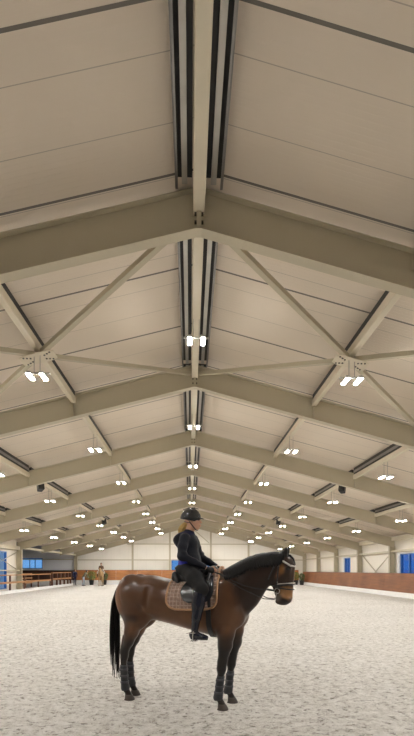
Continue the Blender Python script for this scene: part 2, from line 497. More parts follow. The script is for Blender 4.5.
# longitudinal tubes with their galvanised channels
LINES = [0, -3.25, 3.25, -6.45, 6.45, -9.65, 9.65]
LN = {0: 'on the ridge', -3.25: 'first row left of ridge', 3.25: 'first row right of ridge',
      -6.45: 'second row left of ridge', 6.45: 'second row right of ridge',
      -9.65: 'lowest row on the left', 9.65: 'lowest row on the right'}
def tube_z(q): return (ZB + .24) if q == 0 else rb(X0 + q) + .38
def depth_word(k): return 'directly above the viewpoint' if k == 0 else ('behind the viewpoint' if k < 0 else '%s bay past the nearest frame' % ORD[k])
for q in LINES:
    sg = 1 if q > 0 else -1
    for k in range(0, 9):
        if abs(q) > 9 and k < 2 or abs(q) > 6 and k < 1: continue
        y0, y1 = fy(k) + .02, fy(k + 1) - .02
        x = X0 + q; zt = tube_z(q); zceil = cz(x)
        root = empty('purlin', (x, y0, zt))
        L = y1 - y0
        t = MB(); hw = .085 if q == 0 else .062
        t.box(-hw, hw, 0.0, L, 0, .17)
        t.build('tube', M['tube'], root, bevel=.012)
        for ye in (0, L - .015): MB().box(-.11, .11, ye, ye + .015, -.03, .20).build('end_plate', M['steel'], root)
        if q == 0:
            for s in (-1, 1):
                zz = zceil - zt
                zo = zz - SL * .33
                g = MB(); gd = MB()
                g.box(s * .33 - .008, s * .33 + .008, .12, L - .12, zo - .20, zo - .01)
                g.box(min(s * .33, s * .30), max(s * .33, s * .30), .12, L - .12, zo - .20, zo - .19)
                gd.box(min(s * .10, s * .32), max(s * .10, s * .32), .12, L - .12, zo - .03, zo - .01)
                g.build('channel', M['galv'], root); gd.build('channel_bed', M['galv_shaded'], root)
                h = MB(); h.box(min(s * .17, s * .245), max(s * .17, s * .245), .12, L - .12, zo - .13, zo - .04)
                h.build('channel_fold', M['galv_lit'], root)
        else:
            zt0 = cz(x) - zt; dx = 0
            g = MB()
            if abs(q) < 4: g.box(-.062, .062, .12, L - .12, .17, .275)
            else: g.prism([(-.065, .18), (.065, .18), (.065, cz(x + .065) - zt - .012), (-.065, cz(x - .065) - zt - .012)], .12, L - .12)
            g.build('channel', M['galv_shaded'], root)
            if abs(q) > 4:
                g = MB(); xf = -sg * .072
                g.box(xf - .006, xf + .006, .12, L - .12, .23, .23 + .09)
                g.build('channel_fold', M['galv'], root)
        tag(root, 'cream roof tube, %s, %s' % (LN[q], depth_word(k)), 'roof beam', 'lengthwise roof tubes between the frames')

# cross bracing with gusset plates
def cross_brace(k, sgn, label):
    q = 3.25 * sgn; x = X0 + q; y = (fy(k) + fy(k + 1)) / 2; z = tube_z(q) - .03
    root = empty('cross_brace', (x, y, z))
    def off(xx, yy): return Vector((xx - x, yy - y, (rb(xx) + .36) - z))
    ends = [(X0 + .12 * sgn, fy(k) + .14), (X0 + 6.35 * sgn, fy(k) + .14), (X0 + .12 * sgn, fy(k + 1) - .14), (X0 + 6.35 * sgn, fy(k + 1) - .14)]
    for ex, ey in ends:
        e = off(ex, ey); d = e.normalized()
        b = MB(); b.bar(d * .12, e, .10, .09)
        b.build('brace_bar', M['steel'], root)
    sl = -SL * sgn
    g = MB()
    pts = [(-.33, -.20), (.33, -.20), (.33, .20), (.0, .26), (-.33, .20)]
    pts = [(-.34, -.16), (-.24, -.22), (.24, -.22), (.34, -.16), (.34, .16), (.24, .22), (-.24, .22), (-.34, .16)]
    vs = [(a, b, a * sl - .055) for a, b in pts] + [(a, b, a * sl - .070) for a, b in pts]
    n = len(pts)
    g.add(vs, [tuple(range(n)), tuple(range(2 * n - 1, n - 1, -1))] + [(i, i + n, (i + 1) % n + n, (i + 1) % n) for i in range(n)])
    g.build('gusset_plate', M['tube'], root)
    for sx in (-1, 1):
        for sy in (-1, 1):
            for i in range(3 if k == 1 else 0):
                bx_, by_ = sx * (.14 + .06 * i), sy * (.08 + .035 * i)
                MB().lathe((bx_, by_, bx_ * sl - .086), [(0, 0), (.020, 0), (.020, .016), (0, .016)], 8).build('bolt', M['bolt'], root)
    tag(root, label, 'brace', 'bolted cross braces under the roof')
cross_brace(1, -1, 'bolted cross brace with gusset plate in the nearest bay, left of the ridge')
cross_brace(1, 1, 'bolted cross brace with gusset plate in the nearest bay, right of the ridge')
cross_brace(7, -1, 'small distant cross brace near the far wall, left of the ridge')
cross_brace(7, 1, 'small distant cross brace near the far wall, right of the ridge')

# twin LED lights
def make_light(drop):
    root = empty('ceiling_light')
    for s in (-1, 1): MB().tube([(s * .06, 0, drop), (s * .06, 0, .0)], .006, 6).build('hanger', M['wire'], root)
    b = MB(); b.box(-.26, .26, -.02, .02, -.02, .01); b.build('crossbar', M['lampbody'], root)
    for s in (-1, 1):
        h = MB(); h.box(s * .135 - .048, s * .135 + .048, -.18, .18, -.075, -.02)
        h = h.build('lamp_head', M['lampbody'], root, bevel=.008)
        d = MB(); d.box(s * .135 - .037, s * .135 + .037, -.17, .17, -.082, -.0755); d.build('diffuser', M['lamp'], h)
    return root
proto = {}
for q in LINES:
    dr = .38 if q == 0 else .45
    for k in range(-1, 9):
        if q == 0 and k == 0 or k < 0 and abs(q) != 6.45: continue  # unseen lamps over and behind the viewpoint are added to brighten the foreground
        zt = tube_z(q); key = dr
        if key not in proto: proto[key] = make_light(dr - .0); o = proto[key]
        else: o = copy_tree(proto[key])
        o.location = (X0 + q, (fy(k) + fy(k + 1)) / 2 - .1, zt - dr)
        if k > 0: l = 'twin LED ceiling light, %s, %s' % (LN[q], depth_word(k))
        else: l = 'unseen added twin LED light, %s, %s' % (LN[q], ('above the viewpoint', 'just behind the viewpoint', 'far behind the viewpoint')[-k])
        tag(o, l, 'ceiling light', 'twin-head LED lights hung under the roof')

# speakers hung under the tubes
def speaker(x, y, z, sgn, label):
    root = empty('speaker', (x, y, z)); root.rotation_euler = (R(-18), 0, R(35 * sgn)); root.scale = (.8, .8, .8)
    b = MB(); b.prism([(-.17, -.20), (.17, -.20), (.13, .20), (-.13, .20)], -.24, .24, axis=2)
    b.build('cabinet', M['black'], root, bevel=.04)
    g = MB(); g.box(-.15, .15, -.215, -.20, -.21, .21); g.build('grille', M['grille'], root)
    k = MB(); k.bar((0, .05, .23), (0, .05, .40), .05, .02); k.bar((0, .05, .24), (0, -.1, .24), .05, .012)
    k.build('bracket', M['black'], root)
    tag(root, label, 'speaker', 'black speakers under the roof')
for (q, y, l) in ((-6.45, 20.5, 'black speaker under the roof on the left, nearer one'), (6.45, 20.5, 'black speaker under the roof on the right, nearer one'),
                  (-6.45, 35.5, 'small distant black speaker on the left roof slope'), (6.45, 35.5, 'small distant black speaker on the right roof slope')):
    speaker(X0 + q, y, tube_z(q) - .10, 1 if q < 0 else -1, l)

# girts, struts and bracing on the walls
def wall_rail(p0, p1, name, label, w=.10, h=.10, m='steel'):
    b = MB(); b.bar(p0, p1, w, h); return tag(b.build(name, M[m]), label, 'rail')
for z_, l in ((2.80, 'lower'), (4.62, 'upper')):
    half = (ZC - DEP - .25 - z_) / SL
    x0, x1 = max(XL, X0 - half), min(XR, X0 + half)
    wall_rail((x0, YE - .05, z_), (x1, YE - .05, z_), 'wall_rail', '%s beige steel rail across the white gable wall' % l)
wall_rail((XW, YE - .05, 2.85), (XL - .1, YE - .05, 2.85), 'wall_rail', 'grey steel rail across the side wing wall', m='steel')
for i, xx in enumerate((-6.55, -2.3, 2.4, 6.75)):
    p = MB(); zt = rb(xx) + .05
    p.box(-.10, .10, -.20, -.19, 0, zt); p.box(-.10, .10, -.01, 0, 0, zt); p.box(-.006, .006, -.20, 0, 0, zt)
    o = p.build('gable_post', M['steel']); o.location = (xx, YE - .01, 0)
    tag(o, 'beige steel post on the gable wall, %s from the left' % ORD[i + 1], 'post', 'posts of the gable wall')
for i, (a, b_, l) in enumerate((((-2.3, 5.9), (-.1, 4.65), 0), ((.35, 6.35), (2.2, 4.75), 1))):
    if i == 0: continue
    s_ = MB(); s_.bar((a[0], YE - .12, a[1]), (b_[0], YE - .12, b_[1]), .08, .08)
    tag(s_.build('diagonal_strut', M['steel']), 'beige diagonal strut high on the gable wall right of the ridge', 'brace')
for k in range(0, 9):
    y0, y1 = fy(k) + .1, fy(k + 1) - .1
    wall_rail((XR - .22, y0, 2.85), (XR - .22, y1, 2.85), 'wall_rail', 'beige rail on the right wall, %s' % depth_word(k), .16, .12)
    o = MB().box(XR - .30, XR - .05, y0, y1, cz(XR) - .36, cz(XR) - .12).build('eaves_beam', M['tube'])
    tag(o, 'cream eaves beam on top of the right wall, %s' % depth_word(k), 'roof beam')
    if k <= 5:
        wall_rail((XL + .22, y0, 1.62), (XL + .22, y1, 1.62), 'wall_rail', 'beige rail on the left wall, %s' % depth_word(k), .10, .10)
        o = MB().box(XL + .05, XL + .30, y0, y1, cz(XL) - .75, cz(XL) - .45).build('eaves_beam', M['tube'])
        tag(o, 'cream eaves beam on top of the left wall, %s' % depth_word(k), 'roof beam')
o = MB().box(X0 - HW - .45, X0 - HW - .15, YW + .1, YE - .02, rb(-12.9) + .12, rb(-12.9) + .28).build('eaves_girder', M['tube'])
tag(o, 'cream girder carrying the roof over the open left side wing', 'roof beam')
def wall_cross(xp, ya, yb, za, zb, label):
    root = empty('wall_brace', (xp, (ya + yb) / 2, za)); L = (yb - ya) / 2
    for s in (-1, 1):
        b = MB(); b.bar((s * .012, -L * s, 0), (s * .012, L * s, zb - za), .02, .07, up=(1, 0, 0)); b.build('brace_bar', M['steel'], root)
    tag(root, label, 'brace')
wall_cross(XR - .12, fy(5) + .3, fy(6) - .3, .25, 2.78, 'steel cross brace on the right wall between the two blue windows')
wall_cross(XL + .12, fy(5) + .3, fy(6) - .3, 1.7, 3.0, 'steel cross brace on the left wall behind the fence')

# plinths and kickboards
KX = X0 + HW - .33
struct(MB().box(KX - .02, KX + .22, YF, YE, 0, .30).build('baseboard_right', M['plinth']), 'white concrete plinth under the right kickboard')
struct(MB().box(X0 - HW - .02, X0 - HW + .30, YF, fy(9) - 2.5, 0, .22).build('baseboard_left', M['plinth']), 'white concrete plinth under the left fence')
struct(MB().box(XW + .1, KX, YE - .55, YE - .25, 0, .50).build('baseboard_back', M['plinth']), 'white plinth under the far kickboard')
def kick(name, y0, y1, label):
    mb = MB(); th = .04
    mb.prism([(KX + .02, .30), (KX + .26, 1.43), (KX + .26 + th, 1.43), (KX + .02 + th, .30)], y0, y1)
    return mb
root = empty('kickboard', (0, 0, 0))
edges = list(np.arange(YF + .02, YE - .6, 2.5)) + [YE - .6]
for a, b in zip(edges[:-1], edges[1:]): kick('board', a + .004, b - .004, '').build('board', M['kick'], root)
MB().bar((KX + .285, YF, 1.445), (KX + .285, YE - .6, 1.445), .07, .03).build('top_rail', M['fence_post'], root)
tag(root, 'long brown leaning kickboard along the right wall', 'kickboard')
root = empty('kickboard', (0, YE - .3, 0))
xs = [-12.9, -10.8, -8.4, -6.0, -3.2, -.4, 2.4, 5.2, 8.0, 10.4, 12.5]
for a, b in zip(xs[:-1], xs[1:]):
    mb = MB(); mb.prism([(-.22, .50), (-.02, 1.62), (.02, 1.62), (-.18, .50)], a + .006, b - .006, axis=0); mb.build('board', M['kick_far'], root)
MB().bar((-12.9, 0, 1.635), (12.5, 0, 1.635), .07, .03).build('top_rail', M['fence_post'], root)
tag(root, 'orange-brown kickboard along the far gable wall', 'kickboard')
root = empty('kickboard', (0, YE - .3, 0))
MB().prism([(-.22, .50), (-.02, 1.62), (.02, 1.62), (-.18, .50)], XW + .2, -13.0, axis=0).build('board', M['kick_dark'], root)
tag(root, 'dark brown kickboard in the shaded left side wing', 'kickboard')

# timber fences on the left
def fence(x, ys, zt, zb, label, rails=2, wide=.10):
    root = empty('fence', (x, ys[0], 0))
    for y in ys:
        p = MB(); p.box(-wide / 2, wide / 2, y - ys[0] - wide / 2, y - ys[0] + wide / 2, zb, zt - .03); p.build('post', M['fence_post'], root)
    L = ys[-1] - ys[0]
    r_ = MB(); r_.box(-.07, .07, -.05, L + .05, zt - .05, zt + .03); r_.build('top_rail', M['fence'], root)
    for i in range(1, rails):
        z = zb + (zt - zb) * i / rails
        r_ = MB(); r_.box(-.05, -.02, -.05, L + .05, z - .07, z + .07) if False else r_.box(.05, .08, -.05, L + .05, z - .07, z + .07)
        r_.build('rail', M['fence'], root)
    tag(root, label, 'fence')
FX = X0 - HW + .10
fence(FX, [13.3, 16.3, 19.3, 22.3, 25.3, 28.3, 31.3, 34.3, 37.2, 40.6, 44.0], 1.30, .22, 'long timber post and rail fence on the left plinth')
fence(FX, [44.6, 46.2, 47.4, 48.9, 50.3, 51.4], 1.40, .22, 'short closely posted timber fence section at the far left', wide=.16)
fence(-15.4, [37.6, 39.2, 40.8, 42.4, 44.0, 45.6, 47.2], 1.32, .0, 'timber fence standing behind the plinth fence in the side wing', rails=3)

# ------------------------------------------------------------------ smooth bodies grown from blended solids
class Solid:
    def __init__(s): s.p = []
    def _add(s, lo, hi, fn, k, op): s.p.append((np.array(lo, float), np.array(hi, float), fn, k, op)); return s
    def cone(s, a, b, ra, rb, k=.03, lat=1.0, op='add'):
        a, b = np.array(a, float), np.array(b, float)
        q = np.array([1, 1 / lat, 1]); A, B = a * q, b * q; d = B - A; dd = d @ d + 1e-9
        def fn(P):
            X = P * q - A; t = np.clip((X @ d) / dd, 0, 1)
            return (np.linalg.norm(X - t[:, None] * d, axis=1) - (ra + (rb - ra) * t)) * min(1, lat) ** .5
        r = max(ra, rb) * np.array([1, max(lat, .5), 1]) + k + .03
        return s._add(np.minimum(a, b) - r, np.maximum(a, b) + r, fn, k, op)
    def chain(s, pts, k=.03, lat=1.0):
        for (a, b) in zip(pts[:-1], pts[1:]): s.cone(a[:3], b[:3], a[3], b[3], k, lat)
        return s
    def ell(s, c, r, k=.03, rot=None, op='add'):
        c, r = np.array(c, float), np.array(r, float)
        Q = None if rot is None else np.array(Matrix.Rotation(R(rot), 3, 'Y')).astype(float)
        def fn(P):
            X = P - c
            if Q is not None: X = X @ Q
            k0 = np.linalg.norm(X / r, axis=1); k1 = np.linalg.norm(X / r ** 2, axis=1) + 1e-9
            return k0 * (k0 - 1) / k1
        m = (r if rot is None else np.array([r.max()] * 3)) + k + .03
        return s._add(c - m, c + m, fn, k, op)
    def loft(s, st, k=.04):
        st = np.array(st, float); u0, u1 = st[0, 0], st[-1, 0]
        uu = np.linspace(u0, u1, 200)
        sm = [np.interp(uu, st[:, 0], st[:, i]) for i in (1, 2, 3)]
        ker = np.hanning(23); ker /= ker.sum()
        sm = [np.convolve(np.pad(a, 11, 'edge'), ker, 'valid') for a in sm]
        def fn(P):
            u = np.clip(P[:, 0], u0, u1); du = P[:, 0] - u
            tp, bt, w = (np.interp(u, uu, a) for a in sm)
            c, h = (tp + bt) / 2, (tp - bt) / 2
            y, z = P[:, 1], P[:, 2] - c
            k0 = np.sqrt((y / w) ** 2 + (z / h) ** 2) + 1e-9
            k1 = np.sqrt((y / w ** 2) ** 2 + (z / h ** 2) ** 2) + 1e-6
            d = k0 * (k0 - 1) / k1
            return np.where(np.abs(du) > 1e-6, np.hypot(np.maximum(d, 0), du), d)
        m = k + .03
        return s._add((u0 - m, -st[:, 3].max() - m, st[:, 2].min() - m), (u1 + m, st[:, 3].max() + m, st[:, 1].max() + m), fn, k, 'add')
    def plane_cut(s, c, n, k=.004):
        c, n = np.array(c, float), np.array(n, float) / np.linalg.norm(n)
        return s._add((-1e3,) * 3, (1e3,) * 3, lambda P: (P - c) @ n, k, 'cut')       # keeps the side where (P-c).n < 0
    @staticmethod
    def mix(a, b, k, op):
        if op == 'add':
            h = np.clip(.5 + .5 * (a - b) / k, 0, 1); return a * (1 - h) + b * h - k * h * (1 - h)
        if op == 'cut': return np.maximum(a, b)
        h = np.clip(.5 - .5 * (b + a) / k, 0, 1); return a * (1 - h) - b * h + k * h * (1 - h)
    def field(s, P):
        d = np.full(len(P), 1.0)
        for lo, hi, fn, k, op in s.p: d = s.mix(d, fn(P), k, op)
        return d
    def grid_mesh(s, res, name, m, color=None, noise=None):
        A = [p for p in s.p if p[4] == 'add']
        lo = np.min([p[0] for p in A], 0); hi = np.max([p[1] for p in A], 0)
        n = np.ceil((hi - lo) / res).astype(int) + 1
        ax = [lo[i] + res * np.arange(n[i]) for i in range(3)]
        D = np.full(n, 1.0)
        for l, h, fn, k, op in s.p:
            i0 = np.clip(np.floor((l - lo) / res).astype(int), 0, n - 1); i1 = np.clip(np.ceil((h - lo) / res).astype(int) + 1, 1, n)
            if (i1 <= i0).any(): continue
            sl = tuple(slice(a, b) for a, b in zip(i0, i1))
            G = np.meshgrid(*[ax[i][sl[i]] for i in range(3)], indexing='ij')
            P = np.stack([g.ravel() for g in G], 1)
            D[sl] = s.mix(D[sl].ravel(), fn(P), k, op).reshape(D[sl].shape)
        ins = D < 0
        # surface nets
        cs = np.zeros(n - 1, int)
        for a in (0, 1):
            for b in (0, 1):
                for c in (0, 1): cs += ins[a:n[0] - 1 + a, b:n[1] - 1 + b, c:n[2] - 1 + c]
        act = (cs > 0) & (cs < 8)
        idx = -np.ones(n - 1, int); cells = np.argwhere(act); idx[act] = np.arange(len(cells))
        acc = np.zeros((len(cells), 3)); cnt = np.zeros(len(cells))
        corners = np.array([(a, b, c) for a in (0, 1) for b in (0, 1) for c in (0, 1)])
        for i in range(8):
            for j in range(i + 1, 8):
                if np.abs(corners[i] - corners[j]).sum() != 1: continue
                p, q = cells + corners[i], cells + corners[j]
                dp, dq = D[tuple(p.T)], D[tuple(q.T)]
                x = (dp < 0) != (dq < 0)
                t = (dp / np.where(x, dp - dq, 1))[:, None]
                acc[x] += (p + (q - p) * t)[x]; cnt[x] += 1
        V = lo + res * acc / cnt[:, None]
        F = []
        for axn in range(3):
            o = [i for i in range(3) if i != axn]
            sa = [slice(None)] * 3; sb = [slice(None)] * 3
            sa[axn] = slice(0, n[axn] - 1); sb[axn] = slice(1, n[axn])
            ch = ins[tuple(sa)] != ins[tuple(sb)]
            E = np.argwhere(ch); ok = (E[:, o[0]] > 0) & (E[:, o[1]] > 0) & (E[:, o[0]] < n[o[0]] - 1) & (E[:, o[1]] < n[o[1]] - 1)
            E = E[ok]; fl = ins[tuple(sa)][tuple(E.T)]
            q = []
            for da, db in ((-1, -1), (0, -1), (0, 0), (-1, 0)):
                e = E.copy(); e[:, o[0]] += da; e[:, o[1]] += db; q.append(idx[tuple(e.T)])
            q = np.stack(q, 1)
            flip = fl if axn != 1 else ~fl
            q[~flip] = q[~flip][:, ::-1]
            F.append(q)
        F = np.concatenate(F)
        # light smoothing
        for _ in range(2):
            su = np.zeros_like(V); c = np.zeros(len(V))
            for a, b in ((0, 1), (1, 2), (2, 3), (3, 0)):
                np.add.at(su, F[:, a], V[F[:, b]]); np.add.at(su, F[:, b], V[F[:, a]])
                np.add.at(c, F[:, a], 1); np.add.at(c, F[:, b], 1)
            V = V * .55 + .45 * su / c[:, None]
        me = bpy.data.meshes.new(name)
        me.from_pydata(V.tolist(), [], F.tolist())
        me.polygons.foreach_set('use_smooth', [True] * len(F))
        me.materials.append(m)
        if color:
            col = color(V); ca = me.color_attributes.new('coat', 'FLOAT_COLOR', 'POINT')
            ca.data.foreach_set('color', np.concatenate([col, np.ones((len(V), 1))], 1).astype(np.float32).ravel())
        me.update()
        return me
def put(me, name, parent=None):
    o = bpy.data.objects.new(name, me); COL.objects.link(o)
    if parent: o.parent = parent
    return o
def coat_mat(name, rough, spec=.5, bump=.0, bscale=60, sheen=0, nz=.12, nscale=9):
    m = mat(name, (.1, .1, .1), rough, spec=spec, bump=bump, bscale=bscale)
    t = m.node_tree; b = t.nodes['Principled BSDF']
    a = nd(t, 'ShaderNodeVertexColor'); a.layer_name = 'coat'
    c = nd(t, 'ShaderNodeTexCoord'); n = nd(t, 'ShaderNodeTexNoise'); n.inputs['Scale'].default_value = nscale; n.inputs['Detail'].default_value = 6
    t.links.new(c.outputs['Object'], n.inputs['Vector'])
    f = math_node(t, 'ADD', math_node(t, 'MULTIPLY', n.outputs['Fac'], 2 * nz), 1 - nz)
    x = nd(t, 'ShaderNodeVectorMath', operation='SCALE')
    t.links.new(a.outputs['Color'], x.inputs[0]); t.links.new(f, x.inputs['Scale'])
    t.links.new(x.outputs[0], b.inputs['Base Color'])
    if sheen: b.inputs['Sheen Weight'].default_value = sheen; b.inputs['Sheen Roughness'].default_value = .4
    return m
def sstep(x, a, b):
    t = np.clip((x - a) / (b - a), 0, 1); return t * t * (3 - 2 * t)
def lerpc(c, d, w): return c * (1 - w[:, None]) + np.array(d) * w[:, None]

# ------------------------------------------------------------------ the horse (x forward, y to its left, z up)
HO, HYAW = (-.14, 6.03, 0), R(-20)
TRUNK = [(-.79, 1.38, 1.24, .11), (-.73, 1.465, 1.13, .19), (-.62, 1.535, 1.05, .25), (-.48, 1.582, 1.03, .275), (-.36, 1.588, 1.02, .275), (-.22, 1.560, 1.00, .275),
         (-.05, 1.525, .962, .285), (.10, 1.515, .925, .295), (.28, 1.530, .885, .290), (.44, 1.585, .850, .265), (.56, 1.628, .845, .245), (.66, 1.62, .87, .225), (.76, 1.52, .95, .19), (.83, 1.40, 1.05, .14)]
def leg_front(s, v, d=0.0, k=.04):
    o = lambda u, z, r: (u + d, v, z, r)
    s.cone((.68 + d, v * .80, 1.12), (.655 + d, v * .92, .90), .135, .105, .06, .75)
    s.chain([o(.655, .90, .098), o(.65, .76, .082), o(.615, .56, .052), o(.603, .49, .052)], k)
    s.ell((.607 + d, v, .475), (.055, .050, .062), .03)
    s.chain([o(.600, .43, .043), o(.585, .32, .034), o(.572, .20, .034)], .02)
    s.ell((.565 + d, v, .150), (.047, .042, .046), .02)
    s.chain([o(.572, .14, .036), o(.605, .075, .035), o(.615, .045, .045)], .02)
def leg_hind(s, v, d=0.0, k=.04):
    o = lambda u, z, r: (u + d, v, z, r)
    s.ell((-.58, v * 1.05, 1.27), (.235, .125, .33), .06, rot=-8)
    s.ell((-.475 + d * .5, v * 1.10, 1.06), (.13, .10, .17), .06, rot=30)
    s.chain([(-.55 + d * .6, v * 1.1, 1.06, .148), o(-.605, .86, .085), o(-.645, .74, .058), o(-.685, .64, .050)], .05)
    s.cone((-.70 + d, v, .80), (-.738 + d, v, .60), .030, .030, .03)          # tendon to the point of the hock
    s.ell((-.702 + d, v, .575), (.055, .048, .075), .03)
    s.chain([o(-.712, .52, .046), o(-.715, .40, .038), o(-.700, .20, .036)], .03)
    s.ell((-.685 + d, v, .140), (.046, .042, .046), .02)
    s.chain([o(-.680, .13, .036), o(-.648, .070, .035), o(-.638, .045, .045)], .02)
def horse_solid():
    s = Solid()
    s.loft(TRUNK, .05)
    # croup, buttock, shoulder and chest masses
    for q in (-1, 1):
        s.ell((-.55, q * .125, 1.35), (.21, .135, .185), .06)
        s.ell((.60, q * .155, 1.27), (.17, .085, .30), .06, rot=22)
        s.ell((.78, q * .095, 1.10), (.095, .085, .13), .05)
        s.ell((-.30, q * .20, 1.30), (.14, .07, .17), .08, rot=-25)
    s.ell((.585, 0, 1.575), (.17, .06, .075), .06)
    # hollows that part the muscles
    for q in (-1, 1):
        s.cone((.46, q * .275, 1.05), (.54, q * .250, 1.50), .022, .014, .05, op='sub')
        s.cone((-.40, q * .270, 1.18), (-.62, q * .275, 1.02), .016, .012, .05, op='sub')
        s.cone((-.72, q * .215, 1.40), (-.66, q * .255, 1.08), .012, .012, .04, op='sub')
        s.cone((.70, q * .205, 1.00), (.74, q * .190, 1.20), .012, .012, .04, op='sub')
        s.cone((-.30, q * .285, 1.42), (-.33, q * .290, 1.22), .020, .012, .06, op='sub')
    # neck
    s.chain([(.66, 0, 1.30, .30), (.79, 0, 1.425, .268), (.92, 0, 1.555, .222), (1.05, 0, 1.655, .180), (1.18, 0, 1.705, .143), (1.275, 0, 1.735, .105)], .05, .52)
    # head
    s.ell((1.335, 0, 1.735), (.098, .080, .098), .04)
    s.cone((1.365, 0, 1.70), (1.352, 0, 1.36), .085, .066, .03, .78)
    for q in (-1, 1):
        s.ell((1.245, q * .040, 1.605), (.105, .040, .118), .03, rot=-12)
        s.ell((1.375, q * .070, 1.668), (.045, .026, .030), .02)
        s.cone((1.385, q * .055, 1.63), (1.36, q * .045, 1.42), .022, .014, .02)
        s.ell((1.375, q * .048, 1.300), (.032, .020, .034), .02)
        s.ell((1.392, q * .062, 1.292), (.012, .014, .020), .01, op='sub')
        # ears
        s.cone((1.318, q * .052, 1.80), (1.345, q * .062, 1.875), .042, .032, .015, .7)
        s.cone((1.345, q * .062, 1.875), (1.375, q * .056, 1.930), .032, .005, .012, .7)
    s.cone((1.235, 0, 1.57), (1.275, 0, 1.36), .088, .062, .04, .55)
    s.ell((1.330, 0, 1.315), (.082, .060, .068), .03)
    s.ell((1.262, 0, 1.280), (.048, .042, .034), .025)
    s.ell((1.310, 0, 1.272), (.062, .048, .034), .02)
    s.cone((1.24, -.07, 1.290), (1.36, -.075, 1.280), .004, .004, .006, op='sub')
    leg_front(s, -.165); leg_front(s, .17, .03)
    leg_hind(s, -.105); leg_hind(s, .125, -.03)
    s.cone((-.74, 0, 1.475), (-.81, 0, 1.43), .045, .035, .04)
    return s
def bay_coat(V):
    u, v, z = V.T
    c = np.tile(np.array([.085, .036, .016]), (len(V), 1))
    c = lerpc(c, (.140, .062, .026), sstep(-z, -1.30, -1.0) * sstep(u, -.5, -.2) * sstep(-u, -.6, -.3))      # flank and belly
    c = lerpc(c, (.22, .085, .025), sstep(-u, .66, .79) * sstep(z, .95, 1.15) * sstep(-z, -1.55, -1.40))    # buttock edge
    c = lerpc(c, (.14, .062, .026), sstep(-np.abs(u + .52), -.10, -.02) * sstep(-np.abs(z - .86), -.16, -.04) * .8)
    c = lerpc(c, (.026, .013, .009), sstep(u + .35 * (z - 1.3), .72, .86))                                # neck
    c = lerpc(c, (.130, .060, .028), sstep(-np.hypot(u - .72, (z - 1.06)), -.20, -.05) * .8)                # chest
    dark = np.array([.012, .009, .008])
    c = lerpc(c, dark, sstep(-z, -.92, -.66))
    c = lerpc(c, (.030, .016, .011), sstep(-u, .42, .50) * sstep(-np.abs(z - 1.05), -.07, -.01) * .8)
    c = lerpc(c, dark, sstep(-z + .0 * u, -.95, -.80) * (u > .3) * .6)
    head = sstep(u + .45 * (1.5 - z), 1.17, 1.22) * (z > 1.2)
    c = lerpc(c, (.040, .022, .015), head)
    c = lerpc(c, (.150, .065, .030), head * sstep(-np.hypot(u - 1.225, (z - 1.64) * .9), -.105, -.04))     # cheek
    c = lerpc(c, (.26, .115, .035), head * sstep(-np.hypot((u - 1.30) * 1.4, (z - 1.66)), -.08, -.02))
    c = lerpc(c, (.30, .150, .060), head * sstep(-np.hypot((u - 1.36) * .8, (z - 1.39)), -.10, -.05))       # tan muzzle
    c = lerpc(c, (.030, .022, .018), head * sstep(-np.hypot(u - 1.32, (z - 1.285) * 1.6), -.075, -.03))
    c = lerpc(c, (.16, .13, .10), head * sstep(-np.hypot(u - 1.245, (z - 1.33)), -.07, -.02) * .7)
    c = lerpc(c, (.012, .010, .009), (z > 1.80).astype(float) * (u > 1.3))
    return c
M['bay'] = coat_mat('dark_bay_coat', .30, .42, bump=.18, bscale=10, nz=.34, nscale=5)
M['mane'] = mat('black_hair', (.009, .008, .008), .55, spec=.25, noise=.3, nscale=30, bump=.4, bscale=90)
M['hoof'] = mat('hoof_horn', (.060, .045, .036), .5, noise=.3, nscale=20)
M['eye'] = mat('dark_eye', (.006, .004, .003), .05, coat=1)
HS = horse_solid()
horse = empty('horse', HO, HYAW)
put(HS.grid_mesh(.0115, 'body', M['bay'], bay_coat), 'body', horse)
HOOVES = [(.615, -.165), (.645, .17), (-.638, -.105), (-.668, .125)]
for (hu, hv) in HOOVES:
    mb = MB(); n = 18; prof = [(.074, 0, .0), (.070, .004, .012), (.058, -.004, .05), (.050, -.012, .068), (.02, -.012, .070)]
    vs = []
    for r, du, z in prof:
        for j in range(n):
            a = 2 * math.pi * j / n; vs.append((hu + du + r * math.cos(a) * (1.0 if math.cos(a) > 0 else .85), hv + r * .86 * math.sin(a), z))
    mb.add(vs, [(i * n + j, i * n + (j + 1) % n, (i + 1) * n + (j + 1) % n, (i + 1) * n + j) for i in range(len(prof) - 1) for j in range(n)], True)
    mb.f.append(tuple(reversed(range(n)))); mb.sm.append(False)
    mb.build('hoof', M['hoof'], horse)
for q in (-1, 1): MB().ball((1.378, q * .082, 1.668), (.024, .016, .022)).build('eye', M['eye'], horse)

def surf(solid, p, d, dist=.5, off=0.0):
    """walk from outside (p + d*dist) towards p until the solid is met; returns the point, lifted by off"""
    p, d = np.array(p, float), np.array(d, float) / np.linalg.norm(d)
    t = np.linspace(dist, 0, 160); P = p + t[:, None] * d
    f = solid.field(P) - off
    i = np.argmax(f < 0) if (f < 0).any() else 159
    if i == 0: return p + d * t[0]
    a, b = f[i - 1], f[i]; tt = t[i - 1] + (t[i] - t[i - 1]) * (a / (a - b + 1e-9))
    return p + d * tt
rnd = random.Random(11)
